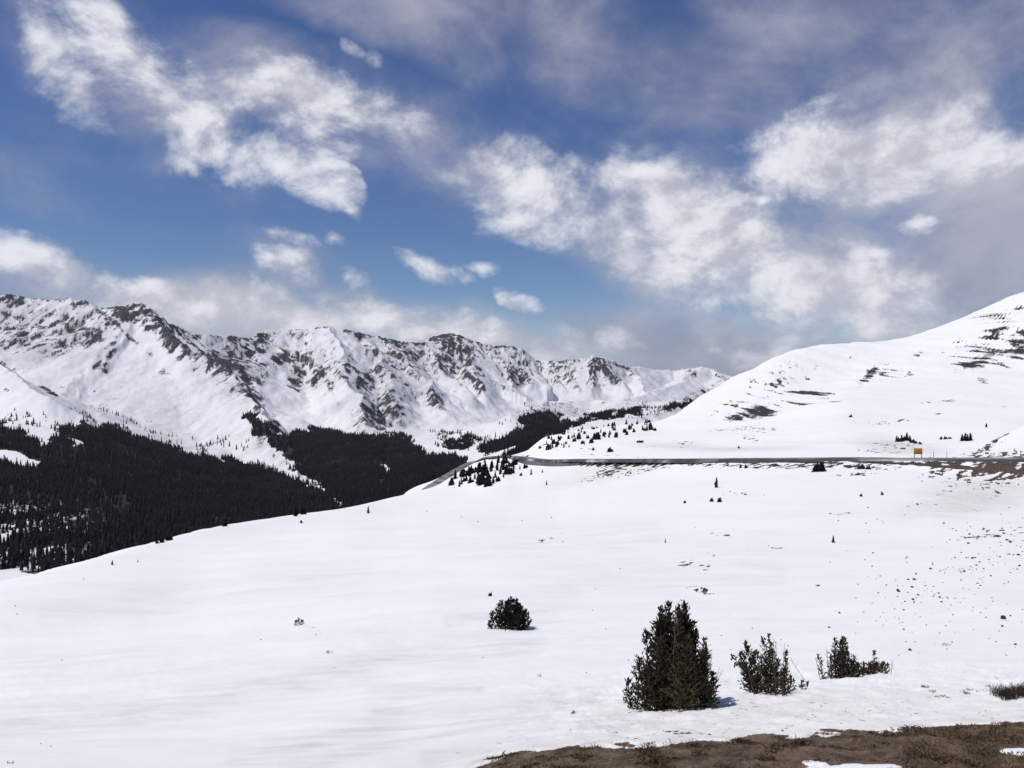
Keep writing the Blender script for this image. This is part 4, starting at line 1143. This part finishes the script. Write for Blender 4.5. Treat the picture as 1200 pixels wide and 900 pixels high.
# bare willow scrub and dry sprigs
def twig_clump(name, label, px, py, w, h, n, seed, cat, group=None, r0=0.004):
    r = random.Random(seed)
    p0 = on_slope(px, py)
    k = p0.y / F
    paths = []
    for i in range(n):
        bx, by = r.uniform(-1, 1) * w * k * 0.5, r.uniform(-1, 1) * w * k * 0.35
        gz = on_slope_z(p0, bx, by)
        H = h * k * r.uniform(0.45, 1.05)
        a = Vector((bx, by, gz - 0.03))
        b = a + Vector((r.gauss(0, 0.22) * H, r.gauss(0, 0.22) * H, H * 0.6))
        c = b + Vector((r.gauss(0, 0.25) * H, r.gauss(0, 0.25) * H, H * 0.45))
        paths.append(([a, b, c], r0, r0 * 0.4))
        for q in range(2):
            d = b + Vector((r.gauss(0, 0.35) * H, r.gauss(0, 0.35) * H, H * r.uniform(0.1, 0.4)))
            paths.append(([b, d], r0 * 0.7, r0 * 0.35))
    v, q = tubes(paths, 3)
    return link(name, mesh_np(name, v, q, M_TWIG, True), loc=p0, label=label, category=cat, group=group)


M_TWIG = plain('willow_twigs', (0.045, 0.033, 0.028), 0.9, 0.4, 8)
twig_clump('willow_scrub', 'low dark thicket of bare twigs on the snow at the right edge', 1190, 816, 46, 15, 420, 31, 'scrub')
for i, (x, y, w, h, n) in enumerate([(1083, 807, 9, 5, 22), (1093, 811, 8, 4, 14), (1104, 817, 14, 4, 26), (1113, 818, 9, 3, 14), (1130, 812, 9, 5, 18), (1137, 809, 7, 5, 12), (1150, 811, 14, 3, 22), (1172, 796, 18, 3, 22), (1158, 805, 6, 4, 10), (1108, 758, 10, 4, 16)]):
    twig_clump('dry_sprig', 'sparse dry sprigs poking through the snow near the dark twig thicket', x, y, w, h, n, 50 + i, 'sprig', 'sprigs near the twig thicket')
for i, (x, y, w, h, n) in enumerate([(385, 766, 9, 4, 12), (372, 745, 7, 3, 6), (395, 783, 6, 2, 5), (632, 794, 7, 4, 8), (672, 837, 4, 6, 6), (617, 587, 5, 3, 10), (366, 738, 8, 2, 6), (12, 895, 4, 5, 6), (526, 790, 4, 2, 4)]):
    twig_clump('dry_sprig', 'dry sprig poking through the smooth snow of the left and middle slope', x, y, w, h, n, 80 + i, 'sprig', 'sprigs on the smooth snow', r0=0.006)


# ------------------------------------------------------------------ rocks on the right-hand slope
def rock_mesh(seed):
    import bmesh
    bm = bmesh.new()
    bmesh.ops.create_icosphere(bm, subdivisions=2, radius=1.0)
    r = np.random.default_rng(seed)
    dirs = r.normal(size=(7, 3))
    dirs /= np.linalg.norm(dirs, axis=1)[:, None]
    cut = r.uniform(0.55, 0.9, 7)
    for v in bm.verts:
        c = np.array(v.co)
        for d, q in zip(dirs, cut):
            s = c @ d
            if s > q:
                c = c - d * (s - q)
        v.co = c * np.array([1.0, 0.8, 0.62]) * (1 + r.uniform(-0.04, 0.04))
    me = bpy.data.meshes.new('rock')
    bm.to_mesh(me)
    bm.free()
    me.materials.append(M_ROCK)
    return me


ROCKS = [rock_mesh(k) for k in range(6)]


def rock(x, y, wpx, label, group=None, name='rock'):
    p = on_slope(x, y)
    o = link(name, random.choice(ROCKS), loc=p, label=label, category='rock', group=group)
    q = wpx * 0.5 * p.y / F
    o.location.z += 0.25 * q
    o.scale = (q * random.uniform(0.8, 1.1), q, q * random.uniform(0.9, 1.5))
    o.rotation_euler = (random.uniform(-0.3, 0.3), random.uniform(-0.3, 0.3), random.uniform(0, 6.28))
    return o


rock(1176, 727, 8, 'largest dark boulder on the snow near the right edge')
rock(1067, 763, 4.5, 'dark rock alone on the snow just above the right-hand shrub')
rock(1190, 756, 4.5, 'small dark rock at the far right above the twig thicket')
rock(1052, 693, 4.5, 'left one of two neighbouring dark rocks above the scattered stones')
rock(1069, 690, 4, 'right one of two neighbouring dark rocks above the scattered stones')
rr_ = random.Random(21)
n_r = 0
while n_r < 235:
    x, y = rr_.uniform(930, 1200), rr_.uniform(585, 770)
    d = math.exp(-((x - 1110) / 62) ** 2 - ((y - 690) / 34) ** 2) + 0.75 * math.exp(-((x - 1165) / 50) ** 2 - ((y - 640) / 30) ** 2) + 0.16 * (x > 970)
    if rr_.random() > d:
        continue
    n_r += 1
    rock(x, y, min(4.5, 1.3 + rr_.expovariate(1.3)), 'small dark stone among those scattered over the right-hand snow slope', 'stones scattered over the right-hand snow slope')
for (x, y) in [(727, 668), (698, 690), (566, 773), (694, 716), (710, 739), (687, 790), (846, 745), (856, 762), (882, 738), (915, 751), (924, 758), (737, 774), (73, 775), (306, 750), (60, 875), (48, 872), (20, 720), (18, 711), (98, 629 + 50), (660, 635), (646, 607), (612, 611), (560, 612), (541, 606), (500, 560 + 40)]:
    rock(x, y, 1.8, 'tiny dark stone alone on the smooth open snow', 'tiny stones on the smooth open snow')


# ------------------------------------------------------------------ orange road sign and marker posts
def box(lst):
    V, Q = [], []
    for (x0, x1, y0, y1, z0, z1) in lst:
        b = len(V)
        V += [(x, y, z) for z in (z0, z1) for x, y in ((x0, y0), (x1, y0), (x1, y1), (x0, y1))]
        Q += [(b, b + 3, b + 2, b + 1), (b + 4, b + 5, b + 6, b + 7)] + [(b + i, b + (i + 1) % 4, b + 4 + (i + 1) % 4, b + 4 + i) for i in range(4)]
    return np.array(V), np.array(Q)


def bevel(o, w):
    m = o.modifiers.new('bevel', 'BEVEL')
    m.width = w
    m.segments = 2


M_ORANGE = plain('orange_sheeting', (0.62, 0.19, 0.015), 0.5, 0.06, 1.0)
M_POST = plain('grey_post', (0.16, 0.13, 0.11), 0.7, 0.2, 5)
M_EDGE = plain('dark_sign_edge', (0.10, 0.045, 0.015), 0.6, 0.1, 5)
p = on_slope(1076.5, 537.0, 150)
sg = bpy.data.objects.new('road_sign', None)
COL.objects.link(sg)
sg.location = p
sg['label'] = 'blank orange roadside sign board on two short posts'
sg['category'] = 'sign'
u = p.y / F
pn = link('panel', mesh_np('panel', *box([(-4.6 * u, 4.6 * u, -0.04, 0.04, 4.9 * u, 11.0 * u)]), M_ORANGE), sg)
bevel(pn, 0.02)
link('panel_edge', mesh_np('panel_edge', *box([(-4.8 * u, 4.8 * u, -0.05, 0.05, 11.0 * u, 11.3 * u), (-4.85 * u, -4.6 * u, -0.05, 0.05, 4.7 * u, 11.0 * u), (4.6 * u, 4.85 * u, -0.05, 0.05, 4.7 * u, 11.0 * u), (-4.6 * u, 4.6 * u, -0.05, 0.05, 4.65 * u, 4.9 * u)]), M_EDGE), sg)
for sx in (-1, 1):
    a = sx * 4.1 * u
    bevel(link('post', mesh_np('post', *box([(a - 0.07, a + 0.07, 0.06, 0.20, -0.6, 10.6 * u)]), M_POST), sg), 0.01)
M_STAKE = plain('stake_wood', (0.20, 0.17, 0.15), 0.8, 0.2, 5)
for (x, h, lab) in [(1094.5, 7, 'thin snow stake nearer to the orange sign along the road'), (1110, 7, 'thin snow stake farther from the orange sign along the road'), (1196, 9, 'thin snow stake by the brown road bank at the right edge')]:
    p = on_slope(x, 537, 150)
    hh = h * p.y / F
    st = link('snow_stake', mesh_np('snow_stake', *box([(-0.05, 0.05, -0.05, 0.05, -0.5, hh)]), M_STAKE), loc=p, label=lab, category='stake')
    link('reflector', mesh_np('reflector', *box([(-0.06, 0.06, -0.062, -0.052, hh - 0.35, hh - 0.10)]), M_EDGE), st)


# ------------------------------------------------------------------ dry grass and pebbles on the bare soil
def build_grass():
    r = np.random.default_rng(77)
    m, t, p = material('dry_grass')
    c = t.mix(t.ramp(t.attr('tint'), 0, 1), (0.05, 0.032, 0.018), (0.20, 0.14, 0.08))
    t.put(p.inputs['Base Color'], c)
    p.inputs['Roughness'].default_value = 0.8
    nr, nc = NX.shape
    V, T = [], []
    cand = 110000
    px = r.uniform(540, 1230, cand)
    Y = r.uniform(6.6, 10.0, cand)
    X = (px - 600) / F * Y
    cl = fbm(X / 0.45, Y / 0.45, 4, 301)
    edge = np.interp(px, [540, 575, 620, 700, 800, 900, 960, 1100, 1200, 1240], [903, 886, 879, 872.5, 867.5, 862, 858, 851, 845, 843])
    for i in range(cand):
        j = int(np.argmin(np.abs(NPX - px[i])))
        z = float(np.interp(Y[i], NY[:260, j], NZ[:260, j]))
        py = 450 - F * z / Y[i]
        if py < edge[i] + 1.5 or py > 925:
            continue
        if ((px[i] - 1000) / 62) ** 2 + ((py - 899) / 7) ** 2 < 1 or ((px[i] - 1190) / 28) ** 2 + ((py - 879) / 4) ** 2 < 1:
            continue
        dens = 0.16 + 1.4 * max(0, cl[i] - 0.02) + (0.30 if px[i] > 1060 else 0)
        if r.random() > dens:
            continue
        h = r.uniform(0.007, 0.021) * (1 + 2.0 * max(0, cl[i])) * (1.5 if px[i] > 1060 else 1) * (1.8 if r.random() < 0.02 else 1)
        a = r.uniform(0, 6.28)
        b = np.array([X[i], Y[i], z - 0.004])
        w = np.array([math.cos(a), math.sin(a), 0]) * 0.0017
        l = np.array([r.normal(0, 0.6), r.normal(0, 0.6), 0]) * h
        k = len(V)
        V += [b - w, b + w, b + l * 0.4 + np.array([0, 0, h * 0.7]) + w * 0.7, b + l + np.array([0, 0, h * r.uniform(0.7, 1.0)])]
        T += [min(1, max(0, r.normal(0.62 if px[i] > 1060 else 0.42, 0.27)))] * 4
    V = np.array(V)
    Fq = np.arange(len(V)).reshape(-1, 4)
    link('dry_grass', mesh_np('dry_grass', V, Fq, m, False, {'tint': np.array(T)}), kind='stuff', label='short dry brown grass growing on the bare soil', category='grass')


build_grass()


# ------------------------------------------------------------------ thin mountain air
def build_haze():
    m = bpy.data.materials.new('mountain_air')
    m.use_nodes = True
    t = NT(m.node_tree)
    v = t.n('ShaderNodeVolumePrincipled')
    v.inputs['Color'].default_value = (0.80, 0.86, 1.0, 1)
    v.inputs['Density'].default_value = HAZE
    v.inputs['Anisotropy'].default_value = 0.1
    o = t.n('ShaderNodeOutputMaterial')
    t.t.links.new(v.outputs[0], o.inputs['Volume'])
    V, Q = box([(-46000, 46000, -46000, 46000, -601, 760)])
    link('haze', mesh_np('haze', V, Q, m), kind='stuff', label='thin clear mountain air between the viewer and the far peaks', category='haze')


HAZE = 1.5e-5
build_haze()
